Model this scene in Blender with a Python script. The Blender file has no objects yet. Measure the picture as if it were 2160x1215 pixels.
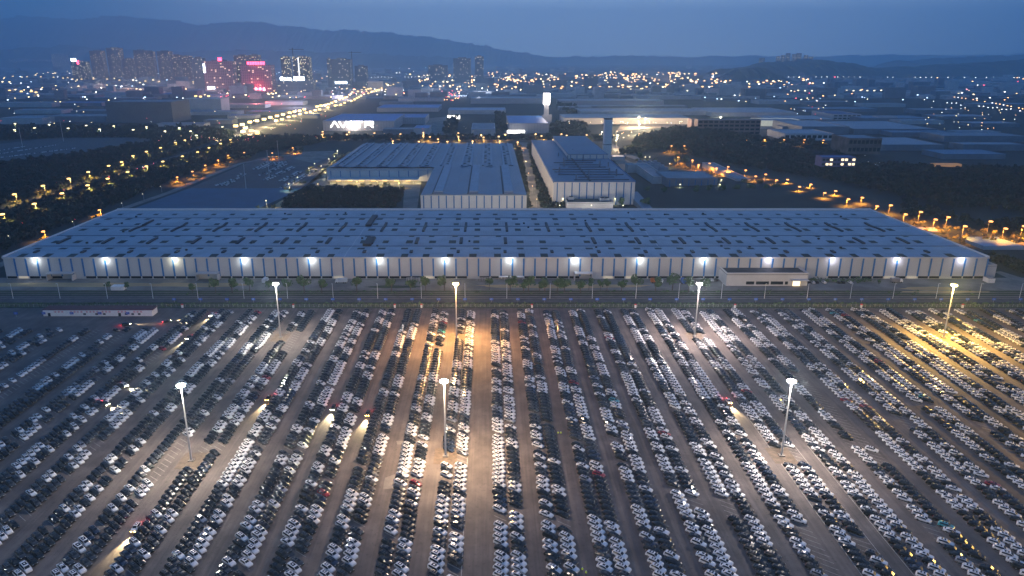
import bpy, math, random
import numpy as np
from mathutils import Vector, Matrix
R = math.radians
rnd = random.Random(7)
SC = bpy.context.scene
COL = SC.collection

# ------------------------------------------------------------------ camera
F, CX, CY, H = 1525.0, 1030.0, 607.5, 150.0          # focal length and principal point in photo pixels, flying height
PIT = math.atan((CY - 122.0) / F)
cam = bpy.data.cameras.new('camera'); co = bpy.data.objects.new('camera', cam); COL.objects.link(co)
SC.camera = co
co.location = (0, 0, H); co.rotation_euler = (R(90) - PIT, 0, 0)
cam.sensor_width = 36; cam.lens = F / 2160 * 36; cam.shift_x = (1080 - CX) / 2160
cam.clip_start = 1; cam.clip_end = 80000

# ------------------------------------------------------------------ sky, sun, exposure
w = bpy.data.worlds.new('World'); SC.world = w; w.use_nodes = True
nt = w.node_tree; N = nt.nodes; L = nt.links
bg = N['Background']
sky = N.new('ShaderNodeTexSky'); sky.sky_type = 'NISHITA'; sky.sun_disc = False
sky.sun_elevation = R(-4); sky.sun_rotation = R(8); sky.ozone_density = 3; sky.dust_density = 2; sky.altitude = 300
tc = N.new('ShaderNodeTexCoord')
sep = N.new('ShaderNodeSeparateXYZ'); L.new(tc.outputs['Generated'], sep.inputs[0])
rp = N.new('ShaderNodeValToRGB'); L.new(sep.outputs['Z'], rp.inputs[0])
e = rp.color_ramp.elements
e[0].position = 0.0; e[0].color = (.90, 1.26, 1.74, 1)
e[1].position = .85; e[1].color = (.040, .155, .43, 1)
m_ = e.new(.09); m_.color = (.96, 1.30, 1.78, 1)
m_ = e.new(.25); m_.color = (.16, .34, .76, 1)
dt = N.new('ShaderNodeVectorMath'); dt.operation = 'DOT_PRODUCT'; L.new(tc.outputs['Generated'], dt.inputs[0])
dt.inputs[1].default_value = (math.sin(R(7)), math.cos(R(7)), 0)
mx0 = N.new('ShaderNodeMapRange'); L.new(dt.outputs['Value'], mx0.inputs[0])
mx0.inputs[1].default_value = .78; mx0.inputs[2].default_value = .99
mx0.inputs[3].default_value = 0.0; mx0.inputs[4].default_value = 1.0; mx0.interpolation_type = 'SMOOTHSTEP'
side = N.new('ShaderNodeMix'); side.data_type = 'RGBA'; L.new(mx0.outputs[0], side.inputs[0])
side.inputs[6].default_value = (.0, .14, .22, 1); side.inputs[7].default_value = (1, 1, 1, 1)
lo = N.new('ShaderNodeMapRange'); L.new(sep.outputs['Z'], lo.inputs[0]); lo.inputs[1].default_value = .10; lo.inputs[2].default_value = .5
mix2 = N.new('ShaderNodeMix'); mix2.data_type = 'RGBA'; L.new(lo.outputs[0], mix2.inputs[0])
L.new(side.outputs[2], mix2.inputs[6]); mix2.inputs[7].default_value = (1, 1, 1, 1)
mul = N.new('ShaderNodeMix'); mul.data_type = 'RGBA'; mul.blend_type = 'MULTIPLY'; mul.inputs[0].default_value = 1
L.new(rp.outputs[0], mul.inputs[6]); L.new(mix2.outputs[2], mul.inputs[7])
fin = N.new('ShaderNodeMix'); fin.data_type = 'RGBA'; fin.blend_type = 'ADD'; fin.inputs[0].default_value = .03
L.new(mul.outputs[2], fin.inputs[6]); L.new(sky.outputs[0], fin.inputs[7])
L.new(fin.outputs[2], bg.inputs[0]); bg.inputs[1].default_value = 1.0
sl = bpy.data.lights.new('sun', 'SUN'); so = bpy.data.objects.new('sun', sl); COL.objects.link(so)
sl.energy = .03; sl.angle = R(15); sl.color = (.7, .8, 1); so.rotation_euler = (R(25), 0, R(8))   # last afterglow from above
SC.view_settings.view_transform = 'Standard'; SC.view_settings.look = 'None'
SC.view_settings.exposure = 0; SC.view_settings.gamma = 1
cy = SC.cycles
cy.max_bounces = 6; cy.diffuse_bounces = 2; cy.glossy_bounces = 2; cy.transmission_bounces = 2; cy.volume_bounces = 4
cy.transparent_max_bounces = 8; cy.use_denoising = True; cy.use_light_tree = True
cy.caustics_reflective = False; cy.caustics_refractive = False; cy.sample_clamp_indirect = 2.0; cy.sample_clamp_direct = 0

# ------------------------------------------------------------------ helpers
def P(x, y, z=0.0):
    """photo pixel -> world point on the level z"""
    a = (x - CX) / F; b = (CY - y) / F
    dy = math.cos(PIT) + b * math.sin(PIT); dz = -math.sin(PIT) + b * math.cos(PIT)
    t = (z - H) / dz
    return Vector((a * t, dy * t, z))
def zat(y, D):
    """height seen at photo row y at the ground distance D"""
    return H + D * math.tan(math.atan((CY - y) / F) - PIT)
def px(v):
    """world point -> photo pixel"""
    dy, dz = v[1], v[2] - H
    zc = dy * math.cos(PIT) - dz * math.sin(PIT); yc = dy * math.sin(PIT) + dz * math.cos(PIT)
    return (CX + F * v[0] / zc, CY - F * yc / zc)
def xat(x, D, z=0.0):
    zc = D * math.cos(PIT) - (z - H) * math.sin(PIT)
    return (x - CX) * zc / F

_m = {}
def mat(name, col, rough=.7, metal=0, noise=0, scale=1.0, emit=None, es=0, coat=0, col2=None, spec=.5, stretch=None, bump=0, sampling=None):
    if name in _m: return _m[name]
    m = bpy.data.materials.new(name); m.use_nodes = True; t = m.node_tree; b = t.nodes['Principled BSDF']
    b.inputs['Base Color'].default_value = (*col, 1); b.inputs['Roughness'].default_value = rough
    b.inputs['Metallic'].default_value = metal; b.inputs['Coat Weight'].default_value = coat
    b.inputs['Specular IOR Level'].default_value = spec
    if coat: b.inputs['Coat Roughness'].default_value = .12
    if emit:
        b.inputs['Emission Color'].default_value = (*emit, 1); b.inputs['Emission Strength'].default_value = es
    if noise or col2:
        c = t.nodes.new('ShaderNodeTexCoord'); mp = t.nodes.new('ShaderNodeMapping')
        t.links.new(c.outputs['Object'], mp.inputs[0])
        if stretch: mp.inputs['Scale'].default_value = stretch
        n1 = t.nodes.new('ShaderNodeTexNoise'); n1.inputs['Scale'].default_value = scale; n1.inputs['Detail'].default_value = 6
        n1.inputs['Roughness'].default_value = .62
        t.links.new(mp.outputs[0], n1.inputs[0])
        r = t.nodes.new('ShaderNodeValToRGB'); t.links.new(n1.outputs[0], r.inputs[0])
        c2 = col2 or tuple(v * (1 - noise) for v in col)
        c1 = col if col2 else tuple(min(1, v * (1 + noise)) for v in col)
        r.color_ramp.elements[0].position = .36; r.color_ramp.elements[1].position = .64
        r.color_ramp.elements[0].color = (*c2, 1); r.color_ramp.elements[1].color = (*c1, 1)
        t.links.new(r.outputs[0], b.inputs['Base Color'])
        if bump:
            bp = t.nodes.new('ShaderNodeBump'); bp.inputs['Strength'].default_value = bump; bp.inputs['Distance'].default_value = 1
            t.links.new(n1.outputs[0], bp.inputs['Height']); t.links.new(bp.outputs[0], b.inputs['Normal'])
    if sampling: m.cycles.emission_sampling = sampling
    elif emit: m.cycles.emission_sampling = 'NONE'
    _m[name] = m
    return m

def ribbed(name, col, pitch, axis='x', dark=.55, rough=.5, width=.08, noise=.1, nscale=.02, lit=None):
    """metal or facade sheet with real-scale ribs / floor bands across one object axis"""
    if name in _m: return _m[name]
    m = mat(name, col, rough, noise=noise, scale=nscale, col2=tuple(v * (1 - noise) for v in col))
    t = m.node_tree; b = t.nodes['Principled BSDF']
    src = b.inputs['Base Color'].links[0].from_socket
    c = t.nodes.new('ShaderNodeTexCoord'); s = t.nodes.new('ShaderNodeSeparateXYZ'); t.links.new(c.outputs['Object'], s.inputs[0])
    d = t.nodes.new('ShaderNodeMath'); d.operation = 'DIVIDE'; t.links.new(s.outputs['XYZ'.index(axis.upper())], d.inputs[0]); d.inputs[1].default_value = pitch
    f = t.nodes.new('ShaderNodeMath'); f.operation = 'FRACT'; t.links.new(d.outputs[0], f.inputs[0])
    g = t.nodes.new('ShaderNodeMath'); g.operation = 'LESS_THAN'; t.links.new(f.outputs[0], g.inputs[0]); g.inputs[1].default_value = width
    mx = t.nodes.new('ShaderNodeMix'); mx.data_type = 'RGBA'; t.links.new(g.outputs[0], mx.inputs[0]); t.links.new(src, mx.inputs[6])
    mx.inputs[7].default_value = (*[v * dark for v in col], 1)
    t.links.new(mx.outputs[2], b.inputs['Base Color'])
    return m

def tower_mat(name, wall, glass, frac=.12, warm=(1, .72, .38), es=3.0, fl=6.2, bay=6.0, glow=None):
    """wall with rows of windows in object space; a random share of them is lit"""
    if name in _m: return _m[name]
    m = bpy.data.materials.new(name); m.use_nodes = True; t = m.node_tree; b = t.nodes['Principled BSDF']; b.inputs['Roughness'].default_value = .6
    A = lambda op, a, c=None: _math(t, op, a, c)
    c = t.nodes.new('ShaderNodeTexCoord'); s = t.nodes.new('ShaderNodeSeparateXYZ'); t.links.new(c.outputs['Object'], s.inputs[0])
    u = A('DIVIDE', A('ADD', s.outputs[0], s.outputs[1]), bay); v = A('DIVIDE', s.outputs[2], fl)
    win = A('MULTIPLY', A('GREATER_THAN', A('FRACT', u), .35), A('GREATER_THAN', A('FRACT', v), .45))
    cb = t.nodes.new('ShaderNodeCombineXYZ'); t.links.new(A('FLOOR', u), cb.inputs[0]); t.links.new(A('FLOOR', v), cb.inputs[1])
    wn = t.nodes.new('ShaderNodeTexWhiteNoise'); wn.noise_dimensions = '3D'; t.links.new(cb.outputs[0], wn.inputs[0])
    lit = A('MULTIPLY', win, A('LESS_THAN', wn.outputs['Value'], frac))
    mx = t.nodes.new('ShaderNodeMix'); mx.data_type = 'RGBA'; t.links.new(win, mx.inputs[0])
    mx.inputs[6].default_value = (*wall, 1); mx.inputs[7].default_value = (*glass, 1)
    t.links.new(mx.outputs[2], b.inputs['Base Color'])
    b.inputs['Emission Color'].default_value = (*warm, 1)
    t.links.new(A('MULTIPLY', lit, es), b.inputs['Emission Strength'])
    m.cycles.emission_sampling = 'NONE'; _m[name] = m
    return m
def _math(t, op, a, c=None):
    n = t.nodes.new('ShaderNodeMath'); n.operation = op
    for i, q in enumerate((a, c)):
        if q is None: continue
        if isinstance(q, (int, float)): n.inputs[i].default_value = q
        else: t.links.new(q, n.inputs[i])
    return n.outputs[0]

class MB:
    def __init__(s): s.v = []; s.f = []; s.mi = []; s.k = 0
    def quad(s, a, b, c, d): s.poly([a, b, c, d])
    def poly(s, pts):
        n = len(s.v); s.v += [tuple(p) for p in pts]; s.f.append(tuple(range(n, n + len(pts)))); s.mi.append(s.k)
    def prism(s, pts, z0, z1, bottom=True, top=True):
        n = len(s.v); k = len(pts)
        s.v += [(p[0], p[1], z0) for p in pts] + [(p[0], p[1], z1) for p in pts]
        for i in range(k):
            j = (i + 1) % k; s.f.append((n + i, n + j, n + k + j, n + k + i)); s.mi.append(s.k)
        if top: s.f.append(tuple(range(n + k, n + 2 * k))); s.mi.append(s.k)
        if bottom: s.f.append(tuple(reversed(range(n, n + k)))); s.mi.append(s.k)
        return s
    def box(s, x0, x1, y0, y1, z0, z1): return s.prism([(x0, y0), (x1, y0), (x1, y1), (x0, y1)], z0, z1)
    def cyl(s, a, b, r0, r1=None, n=8):
        r1 = r0 if r1 is None else r1
        a = Vector(a); b = Vector(b); d = (b - a).normalized(); u = d.orthogonal().normalized(); q = d.cross(u); k = len(s.v)
        for c, r in ((a, r0), (b, r1)):
            for i in range(n):
                t = 2 * math.pi * i / n; s.v.append(tuple(c + u * (r * math.cos(t)) + q * (r * math.sin(t))))
        for i in range(n):
            j = (i + 1) % n; s.f.append((k + i, k + j, k + n + j, k + n + i)); s.mi.append(s.k)
        s.f.append(tuple(reversed(range(k, k + n)))); s.mi.append(s.k); s.f.append(tuple(range(k + n, k + 2 * n))); s.mi.append(s.k)
        return s
    def mesh(s, name, mats):
        me = bpy.data.meshes.new(name); me.from_pydata(s.v, [], s.f)
        for m in (mats if isinstance(mats, (list, tuple)) else [mats]): me.materials.append(m)
        if any(s.mi): me.polygons.foreach_set('material_index', s.mi)
        me.update(); return me
    def build(s, name, mats, parent=None, loc=None, rz=0, smooth=False):
        o = bpy.data.objects.new(name, s.mesh(name, mats)); COL.objects.link(o)
        if smooth: o.data.polygons.foreach_set('use_smooth', [True] * len(o.data.polygons))
        if parent: o.parent = parent
        if loc is not None: o.location = loc
        o.rotation_euler.z = rz
        return o
def tag(o, label=None, cat=None, group=None, kind=None):
    if label: o['label'] = label
    if cat: o['category'] = cat
    if group: o['group'] = group
    if kind: o['kind'] = kind
    return o
def empty(name, loc, label, cat, group=None, rz=0):
    o = bpy.data.objects.new(name, None); COL.objects.link(o); o.location = loc; o.rotation_euler.z = rz
    o.empty_display_size = .5
    return tag(o, label, cat, group)
def copy_tree(o, parent=None):
    c = o.copy(); COL.objects.link(c); c.parent = parent
    for ch in KIDS.get(o.name, []): 
        copy_tree(bpy.data.objects[ch], c)
    return c
KIDS = {}
def remember(root, kids): KIDS[root.name] = [k.name for k in kids]
def big_mesh(name, V, Fq, mi, mats, kind=None, label=None, cat=None):
    """fast mesh of quads from numpy arrays"""
    me = bpy.data.meshes.new(name)
    me.vertices.add(len(V)); me.vertices.foreach_set('co', V.astype(np.float32).ravel())
    nf = len(Fq); me.loops.add(nf * 4); me.polygons.add(nf)
    me.loops.foreach_set('vertex_index', Fq.astype(np.int32).ravel())
    me.polygons.foreach_set('loop_start', np.arange(0, nf * 4, 4, dtype=np.int32))
    me.polygons.foreach_set('material_index', mi.astype(np.int32))
    for m in mats: me.materials.append(m)
    me.update(calc_edges=True)
    o = bpy.data.objects.new(name, me); COL.objects.link(o)
    return tag(o, label, cat, None, kind)
def quads_of(mb):
    """MB -> (verts, quads with tris padded, material index); n-gons are fanned"""
    fs, mi = [], []
    for f, k in zip(mb.f, mb.mi):
        if len(f) == 4: fs.append(f); mi.append(k)
        elif len(f) > 4:
            for i in range(1, len(f) - 1, 2):
                fs.append((f[0], f[i], f[i + 1], f[min(i + 2, len(f) - 1)]) if i + 2 < len(f) else None); mi.append(k)
    z = [(f, k) for f, k in zip(fs, mi) if f is not None]
    return np.array(mb.v, float), np.array([f for f, _ in z]), np.array([k for _, k in z])
_O1 = 'first second third fourth fifth sixth seventh eighth ninth tenth eleventh twelfth thirteenth fourteenth fifteenth sixteenth seventeenth eighteenth nineteenth'.split()
_T = 'twenty thirty forty fifty sixty seventy eighty ninety'.split()
def ordw(n):
    if n <= 19: return _O1[n - 1]
    t, u = divmod(n, 10)
    if u == 0: return _T[t - 2][:-1] + 'ieth'
    return _T[t - 2] + '-' + _O1[u - 1]
def light(name, kind, loc, energy, col, parent=None, radius=.3, rot=None, spot=None, blend=.6):
    l = bpy.data.lights.new(name, kind); l.energy = energy; l.color = col; l.shadow_soft_size = radius
    if kind == 'SPOT': l.spot_size = spot; l.spot_blend = blend
    o = bpy.data.objects.new(name, l); COL.objects.link(o); o.location = loc
    if rot: o.rotation_euler = rot
    if parent: o.parent = parent
    return o

# ------------------------------------------------------------------ materials
M_ground = mat('dark_vegetated_ground', (.020, .032, .028), .95, col2=(.010, .018, .017), scale=.02)
M_lot = mat('lot_concrete', (.205, .168, .15), .82, col2=(.12, .10, .093), scale=.055)
def wear(m):
    # tyre tracks drawn out along the aisles, oil spots and pale dusty blotches, multiplied over the base
    t = m.node_tree; b = t.nodes['Principled BSDF']; src = b.inputs['Base Color'].links[0].from_socket; c = t.nodes.new('ShaderNodeTexCoord')
    for sc, st, lo_, hi_, dk in ((1.0, (.9, .02, 1), .35, .75, .62), (.9, (1, 1, 1), .60, .72, .55), (.22, (1, .6, 1), .30, .62, .70)):
        mp = t.nodes.new('ShaderNodeMapping'); mp.inputs['Scale'].default_value = st; t.links.new(c.outputs['Object'], mp.inputs[0])
        n = t.nodes.new('ShaderNodeTexNoise'); n.inputs['Scale'].default_value = sc; n.inputs['Detail'].default_value = 3; t.links.new(mp.outputs[0], n.inputs[0])
        k = t.nodes.new('ShaderNodeMapRange'); k.inputs[1].default_value = lo_; k.inputs[2].default_value = hi_; k.inputs[3].default_value = 1; k.inputs[4].default_value = dk; t.links.new(n.outputs[0], k.inputs[0])
        v = t.nodes.new('ShaderNodeVectorMath'); v.operation = 'SCALE'; t.links.new(src, v.inputs[0]); t.links.new(k.outputs[0], v.inputs['Scale']); src = v.outputs[0]
    t.links.new(src, b.inputs['Base Color'])
wear(M_lot)
M_lot2 = mat('lot_patch', (.19, .17, .15), .8, noise=.2, scale=.3)
M_asph = mat('asphalt', (.075, .075, .078), .85, noise=.25, scale=.2)
M_conc = mat('concrete_apron', (.24, .225, .20), .85, col2=(.12, .11, .10), scale=.05)
M_sand = mat('sandy_track', (.48, .34, .17), .95, col2=(.33, .24, .13), scale=.08, stretch=(.3, 1, 1))
M_grass = mat('verge_grass', (.05, .07, .03), .95, col2=(.03, .04, .022), scale=.15)
M_leaf = mat('leaf_green', (.075, .13, .05), .85, noise=.45, scale=.5)
M_leaf2 = mat('leaf_dark', (.014, .030, .018), .9, noise=.4, scale=.3)
M_bark = mat('bark', (.10, .07, .05), .95, noise=.3, scale=3)
M_white = mat('white_paint', (.72, .72, .70), .5, noise=.06, scale=.5)
M_line = mat('worn_line_paint', (.42, .40, .36), .8, noise=.3, scale=1.5)
M_pole = mat('galvanised_pole', (.55, .55, .53), .45, metal=.2, noise=.1, scale=2)
M_roofw = ribbed('pale_metal_roof', (.33, .37, .42), 2.0, 'x', .90, .42, .16, .30, .07)
M_wallw = ribbed('beige_panel_wall', (.50, .51, .50), 1.0, 'x', .93, .55, .10, .10, .04)
M_blue = mat('blue_trim', (.02, .15, .38), .5, noise=.15, scale=.5)
M_blueroof = mat('blue_metal_roof', (.003, .15, .42), .45, noise=.12, scale=.03, stretch=(1, .1, 1))
M_dk = mat('dark_opening', (.02, .022, .026), .3)
M_sky = mat('skylight_panel', (.062, .068, .06), .75, noise=.4, scale=.03, spec=.15)
M_vent = mat('roof_ventilator', (.018, .022, .03), .6, noise=.3, scale=.5)
M_glass = mat('dark_glass', (.010, .014, .020), .14, spec=.4)
M_factory = ribbed('factory_roof', (.12, .175, .24), 4.0, 'x', .80, .42, .10, .20, .03)
M_grey = mat('grey_cladding', (.20, .22, .25), .65, noise=.15, scale=.05)
M_pale = mat('pale_cladding', (.50, .50, .50), .6, noise=.10, scale=.05)
M_tyre = mat('tyre', (.02, .02, .02), .9)

# ------------------------------------------------------------------ setting: ground, lot, roads
def sheet(name, pts, z, m, parent=None):
    b = MB(); b.poly([(p[0], p[1], z) for p in pts])
    return tag(b.build(name, m), kind='structure')
gb = MB(); gb.poly([(-30000, -2000, 0), (30000, -2000, 0), (30000, 40000, 0), (-30000, 40000, 0)])
tag(gb.build('ground', M_ground), kind='structure')
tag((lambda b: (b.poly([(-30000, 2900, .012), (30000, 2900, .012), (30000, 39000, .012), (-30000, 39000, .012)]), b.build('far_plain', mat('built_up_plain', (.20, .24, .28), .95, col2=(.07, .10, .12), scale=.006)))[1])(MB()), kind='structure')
def pxsheet(name, pts, z, m): return sheet(name, [P(x, y, 0) for x, y in pts], z, m)
YF = P(1030, 650)[1]                                     # far edge of the car lot
sheet('parking_lot', [(-420, 60), (470, 60), (470, YF), (-420, YF)], .02, M_lot)
def band(name, y0, y1, z, m, x0=-420, x1=470):
    a, b_ = P(1030, y0)[1], P(1030, y1)[1]
    sheet(name, [(x0, a), (x1, a), (x1, b_), (x0, b_)], z, m)
band('verge', 650, 634, .024, M_grass)
band('road', 638, 624, .03, M_asph)
band('verge_strip', 623, 612, .024, M_grass)
band('service_apron', 612, 586, .022, M_conc)
def blob(name, cx, cyy, rx, ry, z, m, seed=0, n=26):
    r = random.Random(seed); pts = []
    for i in range(n):
        t = 2 * math.pi * i / n; q = 1 + r.uniform(-.16, .16)
        pts.append(P(cx + rx * q * math.cos(t), cyy + ry * q * math.sin(t)))
    sheet(name, pts, z, m)
for i, (cx, c_, rx, ry, m) in enumerate([(150, 601, 210, 4.5, M_sand), (420, 601, 120, 4.5, M_sand), (300, 608, 160, 2.8, M_conc), (640, 604, 150, 3.5, M_conc),
        (1190, 604, 190, 4, M_sand), (1860, 602, 120, 6, M_conc), (1990, 616, 90, 3, M_sand), (1960, 609, 60, 4, M_sand), (830, 605, 60, 3, M_grass), (2040, 602, 60, 3.5, M_conc)]):
    blob('bare_ground', cx, c_, rx, ry, .034 + .004 * i, m, i)
for i, yy in enumerate((613.5, 617.5, 621.5, 626, 630)):       # kerbs and tracks along the road
    a = P(1030, yy)[1]
    b = MB(); b.box(-420, 470, a, a + .5, 0, .16); tag(b.build('kerb', M_lot2), kind='structure')
pxsheet('lot_patch', [(812, 1008), (834, 1000), (830, 1030), (808, 1032)], .026, M_lot2)
pxsheet('lot_patch', [(836, 930), (905, 930), (900, 938), (838, 938)], .026, M_lot2)

# ------------------------------------------------------------------ cars
HEAD = R(-37)                                             # every stored car points the same way
RB = [6.8 + 16 * k for k in range(0, 21)]
LB = [-13.2, -29.5, -46.3, -62.3, -78, -95, -111.5, -128, -144.8, -162, -178.5, -194.6, -211.5, -228.6, -250, -267, -284, -301, -318]
YNEAR = P(1030, 1232)[1]; PITCH = 3.09
# empty stretches: (block X, file -1 left / +1 right / 0 both, photo row from, to)
GAPS = [(6.8, -1, 918, 922), (6.8, -1, 1079, 1104), (6.8, -1, 1127, 1132), (6.8, 1, 892, 903), (6.8, 1, 1068, 1083),
        (22.8, 1, 892, 902), (22.8, 1, 1097, 1118), (22.8, -1, 1090, 1108), (-13.2, 0, 958, 981), (-13.2, -1, 1010, 1021), (-13.2, 1, 1116, 1133), (-13.2, 1, 1192, 1230),
        (-13.2, -1, 706, 716), (-13.2, 1, 713, 719), (-13.2, -1, 1152, 1158), (-29.5, 1, 927, 936), (-29.5, -1, 934, 938), (-29.5, -1, 1130, 1140), (-29.5, 1, 1165, 1172), (-29.5, 1, 1008, 1013),
        (-29.5, 0, 720, 726), (-29.5, 1, 732, 740), (118.8, 0, 703, 719), (118.8, 0, 948, 978), (118.8, 1, 1130, 1166), (102.8, 1, 1104, 1232), (86.8, -1, 1054, 1092), (70.8, 1, 1048, 1085), (70.8, -1, 1030, 1036),
        (150.8, 1, 786, 945), (150.8, 1, 958, 985), (150.8, -1, 903, 911), (150.8, -1, 930, 945), (150.8, -1, 1104, 1142), (134.8, 1, 830, 838),
        (262.8, -1, 703, 719), (-111.5, -1, 938, 985), (-111.5, 1, 935, 955), (-128, 1, 925, 1015), (-128, -1, 1102, 1112), (-162, 1, 930, 952), (-162, 1, 1085, 1103), (-144.8, 1, 1000, 1008),
        (-111.5, 0, 702, 722), (-111.5, 1, 722, 745), (-62.3, 1, 1045, 1052), (-46.3, -1, 1068, 1074), (-78, 0, 950, 955), (54.8, -1, 920, 935), (54.8, -1, 972, 978), (38.8, 1, 975, 981),
        (182.8, -1, 880, 905), (198.8, 0, 850, 862), (214.8, -1, 890, 915), (246.8, 1, 800, 812), (-95, 1, 940, 950), (-228.6, 1, 650, 1232), (-211.5, 1, 700, 740), (-178.5, 1, 742, 770)]
def in_gap(bx, side, y):
    for X, s, a, b in GAPS:
        if abs(X - bx) < 1 and (s == 0 or s == side) and a <= y <= b: return True
    return False

BODY_ST = {   # stations: x, belt height, top height, top half width   (nose at +x)
 'suv': [(-2.36, .62, .70, .70), (-2.30, .92, 1.02, .70), (-2.10, 1.00, 1.34, .64), (-1.75, 1.02, 1.60, .62), (-.6, 1.00, 1.67, .64), (.35, .97, 1.62, .62), (1.15, .98, 1.06, .66), (1.9, .88, .96, .64), (2.25, .74, .82, .60), (2.38, .55, .60, .56)],
 'sedan': [(-2.42, .60, .70, .70), (-2.36, .90, .98, .68), (-2.1, .95, 1.04, .66), (-1.75, .96, 1.06, .66), (-1.05, .95, 1.42, .58), (.30, .92, 1.43, .58), (1.05, .92, .99, .66), (1.9, .84, .90, .64), (2.28, .72, .78, .60), (2.44, .52, .58, .55)],
 'van': [(-2.50, .60, .80, .78), (-2.46, 1.02, 1.30, .76), (-2.36, 1.08, 1.72, .72), (-1.9, 1.08, 1.84, .71), (-.6, 1.06, 1.86, .72), (.85, 1.02, 1.78, .70), (1.60, 1.00, 1.10, .72), (2.1, .90, .98, .70), (2.38, .76, .84, .66), (2.50, .55, .60, .60)],
 'fastback': [(-2.42, .60, .72, .68), (-2.34, .92, 1.00, .66), (-2.0, .98, 1.12, .60), (-1.3, .98, 1.36, .56), (-.4, .94, 1.50, .58), (.35, .92, 1.46, .58), (1.25, .93, 1.00, .64), (1.95, .84, .90, .62), (2.3, .70, .76, .58), (2.45, .52, .56, .54)]}
def car_mb(kind):
    """the pieces of a car as separate builders"""
    st = BODY_ST[kind]; W = .99
    b = MB(); rings = []
    for x, zb, zt, wt in st:
        e_ = 1 - .10 * (abs(x) / 2.4) ** 4
        half = [(.86 * W * e_, .24), (W * e_, .48), (.98 * W * e_, zb), (wt, zt), (0, zt + .03)]
        rings.append([(x, -y, z) for y, z in half] + [(x, y, z) for y, z in reversed(half[:-1])])
    n = len(rings[0]); k0 = 0
    for rg in rings: b.v += rg
    for i in range(len(rings) - 1):
        for j in range(n):
            a = i * n + j; c = i * n + (j + 1) % n; b.f.append((a, c, c + n, a + n)); b.mi.append(0)
    b.f.append(tuple(reversed(range(0, n)))); b.mi.append(0)
    b.f.append(tuple(range((len(rings) - 1) * n, len(rings) * n))); b.mi.append(0)
    def pt(i, t, j, u, off=.015):         # point on the shell between stations / ring points
        a = Vector(rings[i][j]).lerp(Vector(rings[i + 1][j]), t); c = Vector(rings[i][(j + 1) % n]).lerp(Vector(rings[i + 1][(j + 1) % n]), t)
        return a.lerp(c, u)
    out = {'body': b}
    ws = MB(); i = 5
    for s in (-1, 1):
        pass
    o = Vector((.012, 0, .02))
    zt0, zt1 = st[5], st[6]
    def lerp(a, c, t): return a + (c - a) * t
    def topz(i, t): return lerp(st[i][2], st[i + 1][2], t)
    def topw(i, t): return lerp(st[i][3], st[i + 1][3], t)
    def topx(i, t): return lerp(st[i][0], st[i + 1][0], t)
    def top_panel(mb, i0, t0, i1, t1, wf, up=.045):
        a = (topx(i0, t0), topw(i0, t0) * wf, topz(i0, t0) + up); c = (topx(i1, t1), topw(i1, t1) * wf, topz(i1, t1) + up)
        mb.quad((a[0], -a[1], a[2]), (c[0], -c[1], c[2]), (c[0], c[1], c[2]), (a[0], a[1], a[2]))
    top_panel(ws, 5, .08, 5, .94, .93); out['windscreen'] = ws
    rw = MB(); 
    if kind in ('suv', 'van'): top_panel(rw, 1, .35, 2, .7, .9)
    else: top_panel(rw, 2, .1, 3, .1, .9)
    out['rear_window'] = rw
    sr = MB()
    if kind in ('suv', 'van'): top_panel(sr, 3, .45, 4, .62, .78)
    elif kind == 'sedan': top_panel(sr, 4, .25, 4, .80, .60)
    else: top_panel(sr, 3, .2, 4, .85, .92)
    out['sunroof'] = sr
    for s, nm in ((-1, 'side_window'), (1, 'side_window_')):
        sw = MB()
        for i0, t0, i1, t1 in ([(2, .6, 3, .0), (3, .0, 4, 0), (4, 0, 5, 0), (5, 0, 5, .6)] if kind in ('suv', 'van') else [(3, .1, 4, 0)] + [(4, 0, 5, 0), (5, 0, 5, .6)] if kind == 'sedan' else [(2, .6, 3, 0), (3, 0, 4, 0), (4, 0, 5, 0), (5, 0, 5, .6)]):
            q = []
            for ii, tt, u in ((i0, t0, .12), (i1, t1, .12), (i1, t1, .86), (i0, t0, .86)):
                if ii >= len(st) - 1: ii, tt = len(st) - 2, 1
                x = topx(ii, tt); e_ = 1 - .10 * (abs(x) / 2.4) ** 4
                zb = lerp(st[ii][1], st[ii + 1][1], tt)
                y = lerp(.98 * W * e_, topw(ii, tt), u) + .015; z = lerp(zb, topz(ii, tt), u) + .005
                q.append((x, s * y, z))
            if s > 0: q.reverse()
            sw.poly(q)
        out[nm] = sw
    for k, (x, s) in enumerate(((1.42, -1), (1.42, 1), (-1.42, -1), (-1.42, 1))):
        wmb = MB(); wmb.cyl((x, s * .72, .35), (x, s * .965, .35), .35, n=10); wmb.k = 1; wmb.cyl((x, s * .93, .35), (x, s * .975, .35), .2, n=8)
        out['wheel' + '_' * k] = wmb
    for k, s in enumerate((-1, 1)):
        hl = MB(); hl.box(2.20, 2.37, *sorted((s * .42, s * .78)), .62, .74); out['headlight' + '_' * k] = hl
    tl = MB(); tl.box(-2.40, -2.28, -.74, .74, .86, .96); out['tail_light'] = tl
    return out
PAINT = {'white': mat('paint_white', (.68, .68, .67), .35, coat=.25), 'black': mat('paint_black', (.006, .009, .011), .28, coat=.2, spec=.35),
         'grey': mat('paint_grey', (.035, .04, .045), .32, metal=.2, coat=.25), 'silver': mat('paint_silver', (.30, .31, .33), .3, metal=.4, coat=.5), 'red': mat('paint_red', (.28, .012, .02), .3, coat=.5),
         'teal': mat('paint_teal', (.03, .28, .33), .3, coat=.5), 'navy': mat('paint_navy', (.008, .022, .05), .28, coat=.25)}
M_head = mat('headlight_lens', (.7, .7, .68), .15)
M_tail = mat('tail_light_lens', (.18, .01, .01), .3)
M_rim = mat('wheel_rim', (.35, .35, .36), .35, metal=.5)
M_hon = mat('headlight_on', (1, 1, 1), .3, emit=(1, .84, .5), es=160)
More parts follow.
